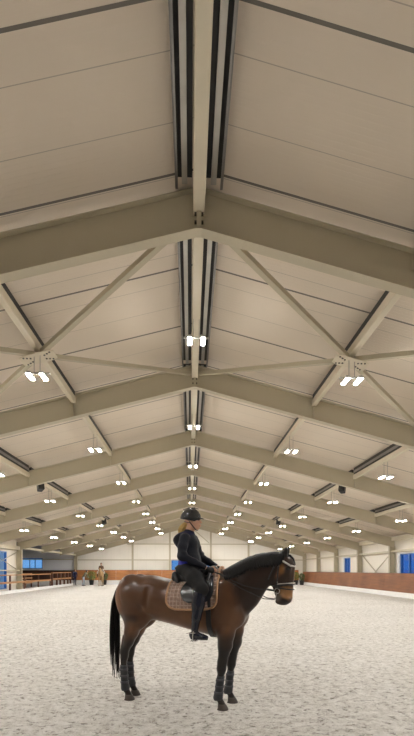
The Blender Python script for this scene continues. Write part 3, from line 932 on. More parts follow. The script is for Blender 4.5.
# tail
mb = MB()
for i in range(64):
    a = rnd.uniform(0, 2 * math.pi); r = rnd.uniform(.1, 1) ** .5
    ox, oy = .030 * r * math.cos(a), .036 * r * math.sin(a)
    L = rnd.uniform(.62, 1.0); sp = rnd.uniform(.9, 1.25)
    pts = []; rs = []
    for k in range(10):
        t = k / 9 * L
        u = -.80 - .088 * min(1, t * 5) ** .7 - .018 * math.sin(t * 3.0) + ox * (.6 + 1.5 * math.sin(min(1, t * 1.2) * 2.2)) * sp
        v = oy * (.6 + 1.2 * math.sin(min(1, t * 1.2) * 2.4)) * sp
        z = 1.49 - .02 * min(1, t * 6) - 1.25 * t
        pts.append((u, v, z)); rs.append(.0125 * (1 - .75 * k / 9))
    mb.tube(pts, rs, 6)
mb.build('tail', M['mane'], horse)
# mane lying on the right side of the crest
mb = MB()
CREST = [(.60, 1.640), (.69, 1.690), (.79, 1.742), (.91, 1.797), (1.06, 1.836), (1.18, 1.848), (1.29, 1.845), (1.34, 1.835)]
def crest(t):
    i = min(int(t * 7), 6); f = t * 7 - i
    return (CREST[i][0] * (1 - f) + CREST[i + 1][0] * f, CREST[i][1] * (1 - f) + CREST[i + 1][1] * f)
for i in range(74):
    t = i / 73 * .985; cu, cz_ = crest(t)
    cu2, cz2 = crest(min(1, t + .03)); tu, tz = cu2 - cu, cz2 - cz_; l = math.hypot(tu, tz) + 1e-6
    nx, nz_ = tz / l, -tu / l          # down and across the neck
    hang = (.155 if t < .85 else .155 - .5 * (t - .85)) * rnd.uniform(.88, 1.1) * (.75 + .25 * min(1, t * 5))
    pts = [(cu, .022, cz_ - .012)]
    pts.append((cu, .0, cz_ + .006))
    for k in range(1, 7):
        h = hang * k / 6
        p = surf(HS, (cu + nx * h, 0, cz_ + nz_ * h), (0, -1, 0), .3, .012)
        pts.append(tuple(p + np.array([rnd.uniform(-.003, .003), 0, 0])))
    mb.tube(pts, [.012, .015, .015, .014, .013, .012, .010, .005], 6, flat=1.0)
# forelock
for i in range(9):
    a = (i - 4) * .007
    mb.tube([(1.335, a * .6, 1.83), (1.390, a, 1.822), (1.428, a * 1.1, 1.78), (1.445 + .002 * (i % 3), a * (.7 + .1 * (i % 4)), 1.735 - .012 * (i % 3))], [.011, .011, .008, .003], 6)
mb.build('mane', M['mane'], horse)
tag(horse, 'dark bay horse standing side-on with tan muzzle, black mane and tail', 'horse')

# brushing boots on the legs
M['boot_grey'] = mat('charcoal_neoprene', (.030, .032, .038), .55, noise=.2, bump=.2, bscale=60)
M['strap_grey'] = mat('grey_strap', (.055, .057, .065), .5)
def leg_boot(pts, v, label, straps, tone=None):
    root = empty('leg_boot', HO, HYAW)
    n = 16
    mb = MB(); mb.tube([(u, v, z) for u, z, r in pts], [r for u, z, r in pts], n, caps=True); mb.build('shell', M['boot_grey'], root)
    for z0 in straps:
        u = np.interp(z0, [p[1] for p in pts][::-1], [p[0] for p in pts][::-1]); r = np.interp(z0, [p[1] for p in pts][::-1], [p[2] for p in pts][::-1])
        MB().tube([(u, v, z0 + .014), (u, v, z0 - .014)], r + .005, n).build('strap', M['strap_grey'], root)
    tag(root, label, 'horse boot', 'protective boots on the bay horse')
leg_boot([(-.714, .44, .046), (-.715, .40, .050), (-.703, .24, .048), (-.698, .19, .052), (-.690, .145, .058), (-.686, .115, .050)], -.105, 'charcoal boot on the near hind leg below the hock', (.38, .30, .22))
leg_boot([(-.744, .44, .046), (-.745, .40, .050), (-.733, .24, .048), (-.728, .19, .052), (-.720, .145, .058), (-.716, .115, .050)], .125, 'charcoal boot on the far hind leg, partly behind the near one', (.38, .30, .22))
leg_boot([(.598, .40, .046), (.588, .34, .049), (.575, .22, .050), (.568, .17, .056), (.563, .135, .058), (.565, .11, .050)], -.165, 'charcoal boot on the near foreleg, closest to the camera', (.35, .27, .20))
leg_boot([(.628, .40, .046), (.618, .34, .049), (.605, .22, .050), (.598, .17, .056), (.593, .135, .058), (.595, .11, .050)], .17, 'charcoal boot on the far foreleg', (.35, .27, .20))

# saddle pad draped over the back
def quilt_mat():
    m = mat('quilted_mocha_fabric', (.20, .115, .085), .75)
    t = m.node_tree; b = t.nodes['Principled BSDF']
    uv = nd(t, 'ShaderNodeUVMap'); s = nd(t, 'ShaderNodeSeparateXYZ'); t.links.new(uv.outputs[0], s.inputs[0])
    def w(o): return math_node(t, 'ABSOLUTE', math_node(t, 'SUBTRACT', math_node(t, 'FRACT', math_node(t, 'DIVIDE', o, .047)), .5))
    a, c = w(s.outputs[0]), w(s.outputs[1])
    mx = math_node(t, 'MAXIMUM', a, c)
    seam = math_node(t, 'GREATER_THAN', mx, .43)
    x = nd(t, 'ShaderNodeMix', data_type='RGBA'); t.links.new(seam, x.inputs[0])
    x.inputs[6].default_value = (.34, .225, .18, 1); x.inputs[7].default_value = (.52, .40, .33, 1)
    t.links.new(x.outputs[2], b.inputs['Base Color'])
    h = math_node(t, 'SUBTRACT', 1, math_node(t, 'POWER', math_node(t, 'MULTIPLY', mx, 2), 3))
    bp = nd(t, 'ShaderNodeBump'); bp.inputs['Distance'].default_value = .012; bp.inputs['Strength'].default_value = .9
    t.links.new(h, bp.inputs['Height']); t.links.new(bp.outputs[0], b.inputs['Normal'])
    return m
M['quilt'] = quilt_mat()
M['piping'] = mat('tan_piping', (.48, .27, .14), .5)
HT = Solid(); HT.p = [p for p in HS.p if p[0][2] > .5]
def drape(u, th, off):
    """point on the horse's barrel at angle th from the spine (positive to the far side)"""
    return surf(HS, (u, 0, 1.26), (0, math.sin(th), math.cos(th)), .6, off)
def draped_sheet(name, m, parent, rows, off, thick, close=True):
    """rows: list of (u0, u1, theta); builds a thick sheet over the barrel; uv in metres"""
    nu = 22; vs = []; uvs = []
    acc = 0; last = None
    for (u0, u1, th) in rows:
        line = [drape(u0 + (u1 - u0) * j / (nu - 1), th, off) for j in range(nu)]
        if last is not None: acc += np.linalg.norm(line[nu // 2] - last)
        last = line[nu // 2]
        for j, p in enumerate(line): vs.append(p); uvs.append((p[0], acc))
    nr = len(rows); c = np.array([0, 0, 1.26]); top = len(vs)
    vin = []
    for p in vs:
        d = p - np.array([p[0], 0, 1.26]); d /= np.linalg.norm(d); vin.append(p + d * thick)
    V = [tuple(p) for p in vin] + [tuple(p) for p in vs]
    F = []
    g = lambda i, j: i * nu + j
    for i in range(nr - 1):
        for j in range(nu - 1):
            F.append((g(i, j), g(i, j + 1), g(i + 1, j + 1), g(i + 1, j))); F.append(tuple(top + x for x in (g(i, j), g(i + 1, j), g(i + 1, j + 1), g(i, j + 1))))
    border = [g(0, j) for j in range(nu)] + [g(i, nu - 1) for i in range(1, nr)] + [g(nr - 1, j) for j in range(nu - 2, -1, -1)] + [g(i, 0) for i in range(nr - 2, 0, -1)]
    for a, b in zip(border, border[1:] + border[:1]): F.append((a, top + a, top + b, b))
    me = bpy.data.meshes.new(name); me.from_pydata(V, [], F); me.polygons.foreach_set('use_smooth', [True] * len(F)); me.materials.append(m)
    uvl = me.uv_layers.new(name='UVMap'); U = uvs + uvs
    for l in me.loops: uvl.data[l.index].uv = U[l.vertex_index]
    me.update()
    import bmesh
    b = bmesh.new(); b.from_mesh(me); bmesh.ops.recalc_face_normals(b, faces=b.faces); b.to_mesh(me); b.free()
    return put(me, name, parent), [V[i] for i in border]
def pad_rows(sg):
    rows = []
    # angle from the spine; front and rear edges, lower corners rounded
    for i in range(25):
        th = R(104) * i / 24
        t = i / 24
        r0, r1 = -.045, .575
        f = max(0, (t - .80) / .20); inset = .11 * (1 - math.sqrt(max(0, 1 - f * f)))
        top = max(0, 1 - t / .30)
        rows.append((r0 + inset + .07 * top, r1 - inset - .03 * top, sg * th))
    return rows
root = empty('saddle_pad', HO, HYAW)
for sg in (-1, 1):
    o, bd = draped_sheet('quilted_panel', M['quilt'], root, pad_rows(sg), .008, .014)
    half = bd[20:]
    k = [p for p in bd]
    pts = k[21:21 + 24] + k[21 + 24:21 + 24 + 21] + k[21 + 24 + 21:]
    MB().tube(pts, .0125, 8).build('piping', M['piping'], root)
tag(root, 'mocha quilted saddle pad with tan piping on the bay horse', 'saddle pad')

# saddle
M['leather'] = mat('black_leather', (.014, .014, .016), .32, spec=.6, noise=.2, bump=.12, bscale=80)
M['silverleather'] = mat('worn_black_leather', (.030, .030, .034), .25, spec=.7)
M['metal'] = mat('polished_steel', (.62, .61, .60), .22, 1.0)
saddle = empty('saddle', HO, HYAW)
s = Solid()
s.chain([(.02, 0, 1.665, .040), (.09, 0, 1.622, .052), (.22, 0, 1.600, .052), (.36, 0, 1.625, .045), (.46, 0, 1.668, .035)], .03, 1.9)
s.ell((.01, 0, 1.672), (.038, .14, .036), .03); s.ell((.46, 0, 1.66), (.045, .075, .035), .03)
for q in (-1, 1):
    s.cone((.00, q * .10, 1.555), (.34, q * .11, 1.550), .055, .055, .03)
    s.cone((.00, q * .14, 1.600), (.05, q * .17, 1.520), .035, .032, .03)
    s.cone((.45, q * .08, 1.635), (.44, q * .17, 1.540), .030, .022, .02)
put(s.grid_mesh(.009, 'seat', M['leather']), 'seat', saddle)
def flap_rows(sg):
    rows = []
    for i in range(15):
        t = i / 14; th = R(24 + 66 * t)
        f = max(0, (t - .6) / .4); ins = .09 * (1 - math.sqrt(max(0, 1 - f * f)))
        rows.append((.155 + .045 * math.sin(t * math.pi) * -1 + .05 * (1 - t) + ins, .50 + .03 * math.sin(t * 3) - ins * 1.1, sg * th))
    return rows
for sg in (-1, 1):
    o, bd = draped_sheet('flap', M['silverleather'], saddle, flap_rows(sg), .026, .012)
    # knee block and girth strap
    pts = [drape(.475 - .03 * t, sg * R(38 + 38 * t), .052) for t in np.linspace(0, 1, 8)]
    MB().tube([tuple(p) for p in pts], [.012, .020, .026, .028, .028, .025, .018, .008], 10).build('knee_block', M['silverleather'], saddle)
    p0 = [drape(.30, sg * R(a), .062) for a in (30, 45, 60)]
    hang = [(.318, sg * .385, 1.20), (.335, sg * .395, 1.05), (.338, sg * .392, .97)]
    MB().tube([tuple(p) for p in p0] + hang, .010, 6, flat=.5).build('stirrup_leather', M['leather'], saddle)
    st = MB(); cu, cv, cz0 = .338, sg * .372, .845
    a = [(cu, cv + .02 * 0, .965)]
    arch = [(cu, cv + .058 * math.sin(b), .86 + .10 * math.cos(b)) for b in np.linspace(-1.9, 1.9, 15)]
    st.tube(arch, .0065, 8); st.cbox((cu, cv, .832), (.062, .115, .012))
    st.build('stirrup_iron', M['metal'], saddle)
gb = []
mb = MB()
ring = [drape(.47, R(a), .012) for a in np.linspace(-180, 180, 49)[:-1] if abs(a) >= 74]
ordr = sorted([a for a in np.linspace(-180, 180, 49)[:-1] if abs(a) >= 74], key=lambda a: a % 360)
pts = [drape(.47, R(a), .012) for a in ordr]
vs = []
for p in pts:
    d = p - np.array([p[0], 0, 1.26]); d /= np.linalg.norm(d)
    for du, h in ((-.03, 0), (.03, 0), (.03, .010), (-.03, .010)): vs.append(tuple(p + np.array([du, 0, 0]) + d * h))
n = len(pts)
mb.add(vs, [(i * 4 + a, i * 4 + (a + 1) % 4, (i + 1) * 4 + (a + 1) % 4, (i + 1) * 4 + a) for i in range(n - 1) for a in range(4)] + [(0, 1, 2, 3), tuple((n - 1) * 4 + j for j in (3, 2, 1, 0))])
mb.build('girth', M['black'], saddle)
tag(saddle, 'black leather dressage saddle with steel stirrups under the rider', 'saddle')

# bridle
M['diamante'] = mat('silver_trim', (.72, .70, .66), .3, .6)
bridle = empty('bridle', HO, HYAW)
def head_loop(pairs, off=.006, half=False):
    """strap round the head through (u,z) points on both sides"""
    out = []
    for q in (-1, 1):
        l = [tuple(surf(HS, (u, 0, z), (0, q, 0), .25, off)) for u, z in pairs]; out.append(l)
    return out
def strap(name, pairs, r, m, off=.006, join=None):
    L, Rr = head_loop(pairs, off)
    mid = [join] if join else []
    pts = L + mid + Rr[::-1]
    MB().tube(pts, r, 8, flat=.55).build(name, m, bridle)
dense = lambda a, n=8: [(a[0][0] + (a[1][0] - a[0][0]) * t, a[0][1] + (a[1][1] - a[0][1]) * t) for t in np.linspace(0, 1, n)]
strap('noseband', dense(((1.195, 1.465), (1.405, 1.480)), 9), .015, M['leather'], .008, (1.442, 0, 1.482))
L, Rr = head_loop(dense(((1.25, 1.487), (1.405, 1.499)), 8), .014)
MB().tube(L + [(1.447, 0, 1.500)] + Rr[::-1], .0055, 6).build('noseband_trim', M['diamante'], bridle)
L, Rr = head_loop(dense(((1.215, 1.445), (1.40, 1.425)), 9), .008)
MB().tube(L + [(1.436, 0, 1.424)] + Rr[::-1], .008, 6).build('flash_strap', M['leather'], bridle)
L, Rr = head_loop(dense(((1.285, 1.775), (1.405, 1.700)), 7), .010)
MB().tube(L + [(1.452, 0, 1.690)] + Rr[::-1], .011, 6).build('browband', M['diamante'], bridle)
L, Rr = head_loop(dense(((1.28, 1.80), (1.245, 1.46)), 14), .009)
for l in (L, Rr): MB().tube(l, .0125, 8, flat=.6).build('cheekpiece', M['leather'], bridle)
for l in (L, Rr):
    for i in (2, 4, 11): MB().ball(l[i], (.013, .012, .010), 8, 6).build('buckle', M['metal'], bridle)
MB().tube(L[:1] + [(1.290, -.04, 1.835), (1.292, 0, 1.858), (1.290, .04, 1.835)] + Rr[:1], .014, 8).build('headpiece', M['leather'], bridle)
L, Rr = head_loop(dense(((1.265, 1.78), (1.145, 1.54)), 10), .009)
for l in (L, Rr): MB().tube(l, .008, 6).build('throatlash', M['leather'], bridle)
for q in (-1, 1):
    c = surf(HS, (1.245, 0, 1.405), (0, q, 0), .25, .012)
    ring = [(c[0] + .030 * math.cos(a), c[1], c[2] + .030 * math.sin(a)) for a in np.linspace(0, 2 * math.pi, 17)]
    MB().tube(ring, .0055, 6, caps=False).build('bit_ring', M['metal'], bridle)
    MB().tube([(c[0], c[1], c[2]), (c[0] - .012, c[1] * 1.02, c[2] - .06), (c[0] - .03, c[1] * 1.02, c[2] - .10)], .006, 6).build('bit_shank', M['metal'], bridle)
    hand = (.475, q * .105, 1.632)
    neckc = surf(HS, (.93, 0, 1.46), (0, q, 0), .4, .012)
    p1 = (c[0] - .030, c[1], c[2])
    nk = lambda u, z: tuple(surf(HS, (u, 0, z), (0, q, 0), .5, .014))
    MB().tube([p1, (1.09, q * .10, 1.425), (.98, q * .125, 1.44), (.86, q * .165, 1.475), (.72, q * .185, 1.535), (.60, q * .145, 1.60), hand], .011, 6, flat=.6).build('rein', M['leather'], bridle)
    MB().tube([(c[0] - .03, c[1] * 1.02, c[2] - .10), (1.10, q * .10, 1.315), (.98, q * .13, 1.37), (.84, q * .175, 1.44), (.70, q * .19, 1.52), (.59, q * .14, 1.59), hand], .009, 6, flat=.6).build('rein', M['leather'], bridle)
tag(bridle, 'black leather bridle with silver browband and reins on the bay horse', 'bridle')

# ------------------------------------------------------------------ the rider (same local frame as the horse)
M['skin'] = mat('skin', (.62, .35, .24), .5, noise=.06, nscale=15)
M['jacket'] = coat_mat('dark_riding_jacket', .62, .2, bump=.25, bscale=22, nz=.2, nscale=25)
M['breeches'] = mat('black_breeches', (.017, .017, .018), .7, noise=.2, nscale=20, bump=.2, bscale=25, spec=.15)
M['boot'] = mat('polished_black_boot', (.009, .011, .022), .24, spec=.5, bump=.08, bscale=20)
M['helmet'] = mat('black_helmet', (.010, .010, .012), .22, spec=.6)
M['hair'] = mat('blonde_hair', (.62, .42, .15), .5, noise=.35, nscale=40, bump=.5, bscale=80)
M['glove'] = mat('black_glove', (.014, .014, .015), .6)
rider = empty('person', HO, HYAW)
SH = {-1: (.135, -.148, 2.040), 1: (.140, .148, 2.040)}
ELB = {-1: (.130, -.235, 1.815), 1: (.195, .230, 1.825)}
WRI = {-1: (.385, -.150, 1.690), 1: (.445, .135, 1.695)}
HND = {-1: (.462, -.112, 1.645), 1: (.528, .098, 1.650)}
HIP = {q: (.165, q * .100, 1.655) for q in (-1, 1)}
KNE = {q: (.425, q * .352, 1.425) for q in (-1, 1)}
ANK = {q: (.335, q * .372, .935) for q in (-1, 1)}
HEAD = np.array((.185, 0, 2.270))
def P4(p, r): return (*p, r)
s = Solid()
# trunk, arms and legs, a little inside the clothes
s.chain([(.150, 0, 1.700, .095), (.130, 0, 1.840, .080), (.130, 0, 1.985, .090), (.130, 0, 2.06, .060)], .04, 1.45)
s.chain([(.130, 0, 2.06, .050), (.150, 0, 2.15, .047), (.165, 0, 2.21, .047)], .03)
for q in (-1, 1):
    s.chain([P4(SH[q], .048), P4(ELB[q], .036), P4(WRI[q], .025)], .02)
    s.chain([P4(HIP[q], .085), P4(KNE[q], .050), P4(ANK[q], .032)], .03)
# head: skull, jaw, face
h = HEAD
s.ell(h + (-.012, 0, .030), (.098, .075, .095), .02)
s.ell(h + (.035, 0, -.035), (.062, .056, .075), .03)
s.cone(h + (.060, 0, -.098), h + (.010, .0, -.075), .026, .042, .03, 1.2)
s.cone(h + (.092, 0, .000), h + (.112, 0, -.034), .009, .013, .012)
s.ell(h + (.098, 0, -.066), (.013, .024, .008), .008); s.ell(h + (.095, 0, -.080), (.012, .020, .008), .008)
s.ell(h + (.082, 0, .022), (.018, .050, .014), .015)
for q in (-1, 1):
    s.ell(h + (.092, q * .032, .000), (.010, .014, .007), .006, op='sub')
    s.ell(h + (-.010, q * .076, -.012), (.018, .010, .030), .008)
    s.ell(h + (.060, q * .042, -.030), (.025, .022, .025), .02)
    # hand: palm, four curled fingers, thumb on top
    w, p = np.array(WRI[q]), np.array(HND[q]); d = p - w; d /= np.linalg.norm(d)
    s.cone(w, p, .024, .026, .015)
    s.ell(p, (.034, .018, .040), .012, rot=25)
    dn = np.array((-.25, 0, -1.0)); dn /= np.linalg.norm(dn)
    for i, ln in enumerate((.90, 1.0, .95, .78)):
        base = p + d * .026 + dn * (-.028 + .0185 * i)
        k1 = base + (np.array((.030, -q * .004, -.004))) * ln
        k2 = k1 + np.array((-.006, -q * .026, -.004)) * ln
        k3 = k2 + np.array((-.026, q * .004, 0)) * ln
        s.chain([P4(p + d * .008 + dn * (-.024 + .016 * i), .010), P4(base, .0098), P4(k1, .0090), P4(k2, .0082), P4(k3, .0074)], .003)
    tb = p + np.array((-.012, -q * .010, .030))
    s.chain([P4(tb, .012), P4(tb + (.026, -q * .006, .012), .0105), P4(tb + (.052, -q * .004, .006), .0085)], .005)
put(s.grid_mesh(.0060, 'body', M['skin']), 'body', rider)
for q in (-1, 1): MB().ball(h + (.077, q * .032, .001), .0095, 10, 8).build('eye', M['eye'], rider)

# jacket
s = Solid()
s.chain([(.145, 0, 1.700, .142), (.148, 0, 1.77, .128), (.135, 0, 1.850, .112), (.132, 0, 1.985, .120), (.128, 0, 2.06, .078)], .04, 1.28)
s.ell((.185, -.06, 1.985), (.060, .060, .065), .04); s.ell((.185, .06, 1.985), (.060, .060, .065), .04)
s.chain([(.128, 0, 2.06, .075), (.140, 0, 2.13, .060)], .03)
for q in (-1, 1):
    s.chain([P4(SH[q], .064), P4((SH[q][0] * .5 + ELB[q][0] * .5 - .004, q * .206, 1.935), .056), P4(ELB[q], .053), P4(np.array(ELB[q]) * .45 + np.array(WRI[q]) * .55, .043), P4(WRI[q], .034)], .025)
    # sleeve folds at the elbow
    s.ell(np.array(ELB[q]) + (.035, 0, .045), (.030, .045, .018), .02, rot=30)
s.ell((.010, 0, 2.045), (.075, .120, .050), .04, rot=-50); s.ell((.004, 0, 1.995), (.040, .100, .065), .06, rot=-20); s.ell((.06, 0, 2.085), (.075, .090, .035), .03, rot=-25)
s.ell((.14, 0, 2.175), (.050, .050, .050), .01, op='sub')
def jacket_col(V):
    u, v, z = V.T; c = np.tile(np.array([.012, .013, .020]), (len(V), 1))
    blue = np.array([.030, .034, .36])
    arm = np.abs(v) > .185
    w = sstep(-z, -1.805, -1.795) * sstep(z, 1.64, 1.65) * sstep(u, .03, .06) * sstep(-u, -.235, -.20) * (np.abs(v) > .06)
    c = lerpc(c, blue, w * (~arm | (z < 1.75)) * (~((np.abs(v) > .19) & (u > .2))))
    w2 = sstep(-u, -.075, -.060) * sstep(z, 1.70, 1.73) * sstep(-z, -1.94, -1.90) * (np.abs(v) > .055) * (np.abs(v) < .20)
    c = lerpc(c, blue, w2)
    w3 = sstep(-np.abs(z - 2.105), -.03, -.02) * (np.abs(v) < .09)
    return lerpc(c, (.012, .014, .05), w3 * .8)
s.plane_cut((.148, 0, 1.655), (-.1, 0, -1))
put(s.grid_mesh(.0080, 'jacket', M['jacket'], jacket_col), 'jacket', rider)
z_ = [(.215, -.012, 2.09), (.250, -.012, 2.02), (.268, -.012, 1.96), (.262, -.012, 1.88), (.268, -.012, 1.78)]
JS = s
MB().tube([tuple(surf(JS, (.13, -.015, z), (1, -.12, 0), .4, .002)) for z in np.linspace(2.09, 1.70, 12)], .004, 6).build('zip', M['strap_grey'], rider)
# breeches
s = Solid()
s.cone((.150, 0, 1.69), (.150, 0, 1.700), .100, .098, .03, 1.38)
s.ell((.110, 0, 1.655), (.115, .165, .080), .04)
for q in (-1, 1):
    s.ell((.10, q * .075, 1.655), (.105, .095, .080), .04)
    s.chain([P4(HIP[q], .108), P4(np.array(HIP[q]) * .5 + np.array(KNE[q]) * .5 + (0, 0, .010), .100), P4(KNE[q], .070), P4((.380, q * .367, 1.25), .055)], .04)
put(s.grid_mesh(.0085, 'breeches', M['breeches']), 'breeches', rider)
# boots
for q in (-1, 1):
    s = Solid()
    a = np.array(ANK[q]); kx = np.array(KNE[q])
    s.chain([(.405, q * .358, 1.385, .075), (.388, q * .366, 1.25, .070), (.362, q * .371, 1.10, .055), P4(a + (.008, 0, .03), .043)], .02)
    s.ell((.376, q * .366, 1.27), (.068, .062, .13), .03)
    s.ell(a + (-.012, 0, -.040), (.050, .036, .042), .02)
    s.cone(a + (.02, 0, -.035), (.440, q * .380, .882), .042, .034, .02, .95)
    s.ell((.465, q * .383, .876), (.048, .038, .027), .02)
    s.cone(a + (-.030, 0, -.078), (.495, q * .383, .853), .014, .010, .012, 2.2)
    s.plane_cut((.405, q * .358, 1.395), (.25, 0, 1))
    b = put(s.grid_mesh(.0068, 'riding_boot', M['boot']), 'riding_boot', rider)
    sp_ = MB(); sp_.tube([a + (.030, -q * .040, -.010), a + (-.030, -q * .040, -.014), a + (-.060, 0, -.018), a + (-.030, q * .040, -.014), a + (.030, q * .040, -.010)], .0055, 6)
    sp_.tube([a + (-.058, 0, -.018), a + (-.095, 0, -.024)], .0055, 6)
    sp_.build('spur', M['metal'], b)
# gloves over the palms
for q in (-1, 1):
    s = Solid(); w, p = np.array(WRI[q]), np.array(HND[q]); d = (p - w) / np.linalg.norm(p - w)
    s.cone(w + d * .040, p + d * .012, .027, .029, .015); s.ell(p, (.038, .022, .044), .012, rot=25)
    put(s.grid_mesh(.0058, 'glove', M['glove']), 'glove', rider)
# helmet
s = Solid()
s.ell((.160, 0, 2.302), (.128, .104, .116), .01)
s.ell((.115, 0, 2.265), (.088, .096, .085), .03)
s.plane_cut((.17, 0, 2.258), (-.22, 0, -1))
s.ell((.162, 0, 2.255), (.104, .084, .100), .004, op='sub')
s.ell((.272, 0, 2.292), (.066, .078, .0085), .008, rot=12)
hm = put(s.grid_mesh(.0055, 'helmet', M['helmet']), 'helmet', rider)
for q in (-1, 1):
    st = [h + (-.030, q * .080, .012), h + (-.012, q * .078, -.030), h + (.022, q * .066, -.078), h + (.050, q * .030, -.122), h + (.055, 0, -.128)]
    MB().tube(st, .011, 6, flat=.6).build('chin_strap', M['black'], hm)
    MB().tube([h + (-.085, q * .060, -.02), h + (-.045, q * .076, -.035), h + (-.010, q * .076, -.034)], .007, 6, flat=.6).build('chin_strap', M['black'], hm)
MB().tube([(.06 + .2 * t, -.002, 2.404 + .016 * math.sin(t * 3.14)) for t in np.linspace(0, 1, 9)], .009, 8, flat=.5).build('ridge_strip', M['black'], hm)
# ponytail under the helmet
mb = MB()
for i in range(44):
    a = rnd.uniform(0, 6.28); r = rnd.uniform(.2, 1)
    pts = []
    for k in range(7):
        t = k / 6; w = .016 + .026 * math.sin(min(1, t * 1.15) * 2.6)
        pts.append((.092 - .110 * t + .045 * t * t + w * r * math.cos(a), w * 1.1 * r * math.sin(a), 2.240 - .130 * t - .01 * t * t))
    mb.tube(pts, [.008, .0085, .0085, .008, .007, .006, .003], 6)
mb.build('ponytail', M['hair'], rider)
tag(rider, 'rider in black helmet and dark jacket sitting on the bay horse', 'person')

# ------------------------------------------------------------------ plants in pots by the far wall
M['leaf'] = mat('shrub_leaf', (.10, .17, .03), .55, noise=.5, nscale=8)
M['leaf_dark'] = mat('dark_shrub_leaf', (.05, .10, .025), .55, noise=.5, nscale=8)
M['pot'] = mat('black_pot', (.02, .02, .022), .5)
def shrub(x, y, h, w, label, m, seed):
    r_ = random.Random(seed)
    root = empty('potted_shrub', (x, y, 0))
    mb = MB(); mb.lathe((0, 0, 0), [(0, .0), (.20, .0), (.27, .50), (.29, .52), (.25, .52), (.24, .46), (0, .46)], 20); mb.build('pot', M['pot'], root)
    st = MB()
    for i in range(5):
        a = r_.uniform(0, 6.28); st.tube([(0.05 * math.cos(a), .05 * math.sin(a), .45), (.12 * math.cos(a), .12 * math.sin(a), .45 + (h - .45) * .7)], .012, 5)
    st.build('stem', M['fence_post'], root)
    lf = MB()
    for i in range(620):
        a, b, q = r_.uniform(0, 6.28), math.acos(r_.uniform(-1, 1)), r_.uniform(.35, 1) ** .5
        p = Vector((w * q * math.sin(b) * math.cos(a), w * q * math.sin(b) * math.sin(a), .48 + (h - .48) / 2 + (h - .48) / 2 * q * math.cos(b)))
        d = Vector((r_.uniform(-1, 1), r_.uniform(-1, 1), r_.uniform(-.3, 1))).normalized(); s_ = d.cross(Vector((r_.uniform(-1, 1), r_.uniform(-1, 1), .3))).normalized()
        L, wd = r_.uniform(.07, .12), .025
        lf.add([p, p + d * L * .5 + s_ * wd, p + d * L, p + d * L * .5 - s_ * wd], [(0, 1, 2, 3)])
    lf.build('foliage', m, root)
    tag(root, label, 'potted shrub', 'potted shrubs along the far wall')
shrub(-10.9, 53.6, 1.55, .55, 'green shrub in black pot left of the distant pale horse', M['leaf'], 1)
shrub(-9.55, 54.0, 1.40, .45, 'green shrub in black pot right of the distant pale horse', M['leaf_dark'], 2)
shrub(11.85, 53.4, 1.45, .42, 'light green shrub in black pot, left of the pair in the right corner', M['leaf'], 3)
shrub(12.25, 52.2, 1.30, .32, 'darker shrub in black pot, right of the pair in the right corner', M['leaf_dark'], 4)

# ------------------------------------------------------------------ distant horse and rider coming towards the camera
def pale_coat(V):
    u, v, z = V.T; c = np.tile(np.array([.42, .26, .12]), (len(V), 1))
    c = lerpc(c, (.60, .48, .32), sstep(z, 1.72, 1.80) * (u < 1.3))
    c = lerpc(c, (.55, .44, .30), sstep(-z, -.45, -.30))
    return c
M['pale'] = coat_mat('pale_dun_coat', .5, .4)
M['pale_hair'] = mat('cream_hair', (.60, .50, .36), .6)
pony = empty('horse', (-9.2, 50.2, 0), R(-86))
put(HS.grid_mesh(.03, 'body', M['pale'], pale_coat), 'body', pony)
mb = MB(); mb.tube([(-.82, 0, 1.52), (-.90, 0, 1.3), (-.93, 0, .8), (-.92, 0, .4)], [.03, .05, .06, .02], 8); mb.build('tail', M['pale_hair'], pony)
for i, (hu, hv) in enumerate(HOOVES):
    mb = MB(); mb.lathe((hu, hv, 0), [(.0, 0), (.075, 0), (.055, .07), (0, .07)], 12); mb.build('hoof', M['hoof'], pony)
tag(pony, 'pale dun horse far off by the gable wall, facing the camera', 'horse')
def cloth_mat(name): return coat_mat(name, .75, .3)
M['clothes'] = cloth_mat('plain_clothing')
def far_person(loc, rz, joints, col, label, hair, bag=None):
    s = Solid()
    for pts, lat in joints['chains']: s.chain(pts, .03, lat)
    hd = np.array(joints['head'])
    s.ell(hd, (.095, .078, .118), .02); s.cone(hd + (.085, 0, -.01), hd + (.10, 0, -.03), .012, .012, .01)
    root = empty('person', loc, rz)
    put(s.grid_mesh(.018, 'body', M['clothes'], col), 'body', root)
    hs = Solid(); hs.ell(hd + (-.02, 0, .03), (.105, .092, .112), .02); hs.plane_cut(hd + (.03, 0, .0), (.9, 0, -.6))
    put(hs.grid_mesh(.014, *hair), hair[0], root)
    return tag(root, label, 'person')
def col_zones(zones, base):
    def f(V):
        c = np.tile(np.array(base, float), (len(V), 1))
        for test, k in zones: c[test(*V.T)] = k
        return c
    return f
SK = (.50, .27, .17)
hand5 = lambda p, d: [([(*p, .022), (*(np.array(p) + np.array(d) * .055), .020)], 1.0)] + [([(*(np.array(p) + np.array(d) * .05 + np.array((0, 0, 0.018 - .012 * i))), .009), (*(np.array(p) + np.array(d) * (.105 - .006 * abs(i - 1)) + np.array((0, 0, .022 - .015 * i))), .008)], 1.0) for i in range(4)]
rid = {'head': (.19, 0, 2.27), 'chains': [
    ([(.15, 0, 1.70, .12), (.13, 0, 1.85, .10), (.13, 0, 2.0, .115), (.13, 0, 2.07, .07)], 1.4), ([(.13, 0, 2.06, .05), (.17, 0, 2.22, .047)], 1.0)]}
for q in (-1, 1):
    rid['chains'] += [([(.13, q * .17, 2.04, .062), (.12, q * .24, 1.82, .048), (.38, q * .15, 1.70, .032)], 1.0), ([(.16, q * .1, 1.69, .11), (.41, q * .35, 1.42, .068), (.34, q * .37, .94, .045), (.46, q * .38, .88, .035)], 1.0)]
    rid['chains'] += hand5((.39, q * .145, 1.69), (.85, -.2 * q, -.35))
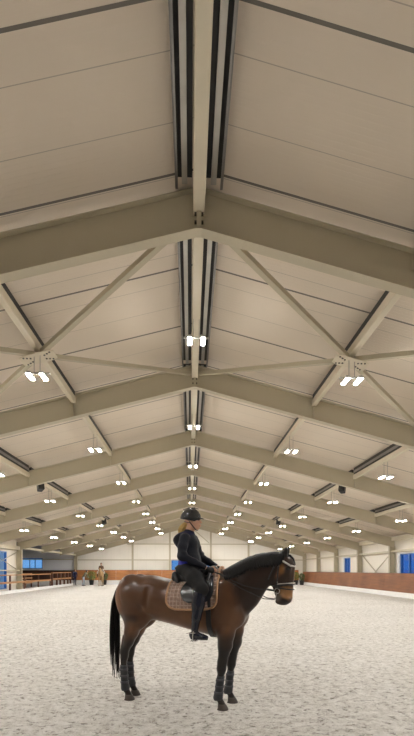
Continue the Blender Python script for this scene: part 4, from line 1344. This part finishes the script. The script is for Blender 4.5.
o = far_person((-9.2, 50.2, 0), R(-86), rid, col_zones([(lambda u, v, z: z > 2.13, SK), (lambda u, v, z: (z < 1.72) & (u < .39) | (z < 1.5), (.55, .50, .44)), (lambda u, v, z: (z < 1.25), (.02, .02, .02)), (lambda u, v, z: (u > .40) & (z > 1.6), SK)], (.16, .10, .065)),
               'distant rider in brown top on the pale horse by the far wall', ('helmet', M['helmet']))
def stand(lean=0.0, sep=.10, reach=.25):
    sh = .0 + lean
    J = {'head': (sh * 1.35 + .05, 0, 1.60 - lean * .30), 'chains': [
        ([(0, 0, .93, .115), (sh * .5, 0, 1.12, .100), (sh * .95, 0, 1.33 - lean * .15, .112), (sh, 0, 1.42 - lean * .2, .065)], 1.4), ([(sh, 0, 1.42 - lean * .2, .05), (sh * 1.25 + .02, 0, 1.54 - lean * .28, .047)], 1.0)]}
    zz = 1.40 - lean * .2
    for q in (-1, 1):
        w = (sh + reach, q * .20, .92)
        J['chains'] += [([(sh, q * .17, zz, .058), (sh + .02, q * .24, zz - .27, .045), (*w, .030)], 1.0)] + hand5(w, (.5, -.1 * q, -.85))
        J['chains'] += [([(0, q * .09, .90, .095), (.03, q * sep, .48, .060), (-.02, q * sep, .09, .042)], 1.0), ([(-.05, q * sep, .045, .042), (.16, q * (sep + .02), .035, .034)], 1.0)]
    return J
far_person((-12.35, 52.0, 0), R(-60), stand(0, .09, .12), col_zones([(lambda u, v, z: (z > 1.47) | (z < .86) & (np.abs(v) > .17), SK), (lambda u, v, z: (z < .9) & (np.abs(v) < .17), (.028, .024, .045)), (lambda u, v, z: z < .09, (.03, .02, .02))], (.018, .022, .060)),
           'distant person in dark navy clothes standing at the end of the fence', ('hair', M['fence_post']))
far_person((-11.1, 50.4, 0), R(-20), stand(.30, .13, .20), col_zones([(lambda u, v, z: (z > 1.44) | (z < .86) & (np.abs(v) > .18), SK), (lambda u, v, z: (z < .92) & (np.abs(v) < .18), (.33, .38, .48)), (lambda u, v, z: z < .09, (.05, .04, .04))], (.17, .17, .12)),
           'distant person in olive jacket and pale blue jeans leaning forward', ('hair', M['strap_grey']))
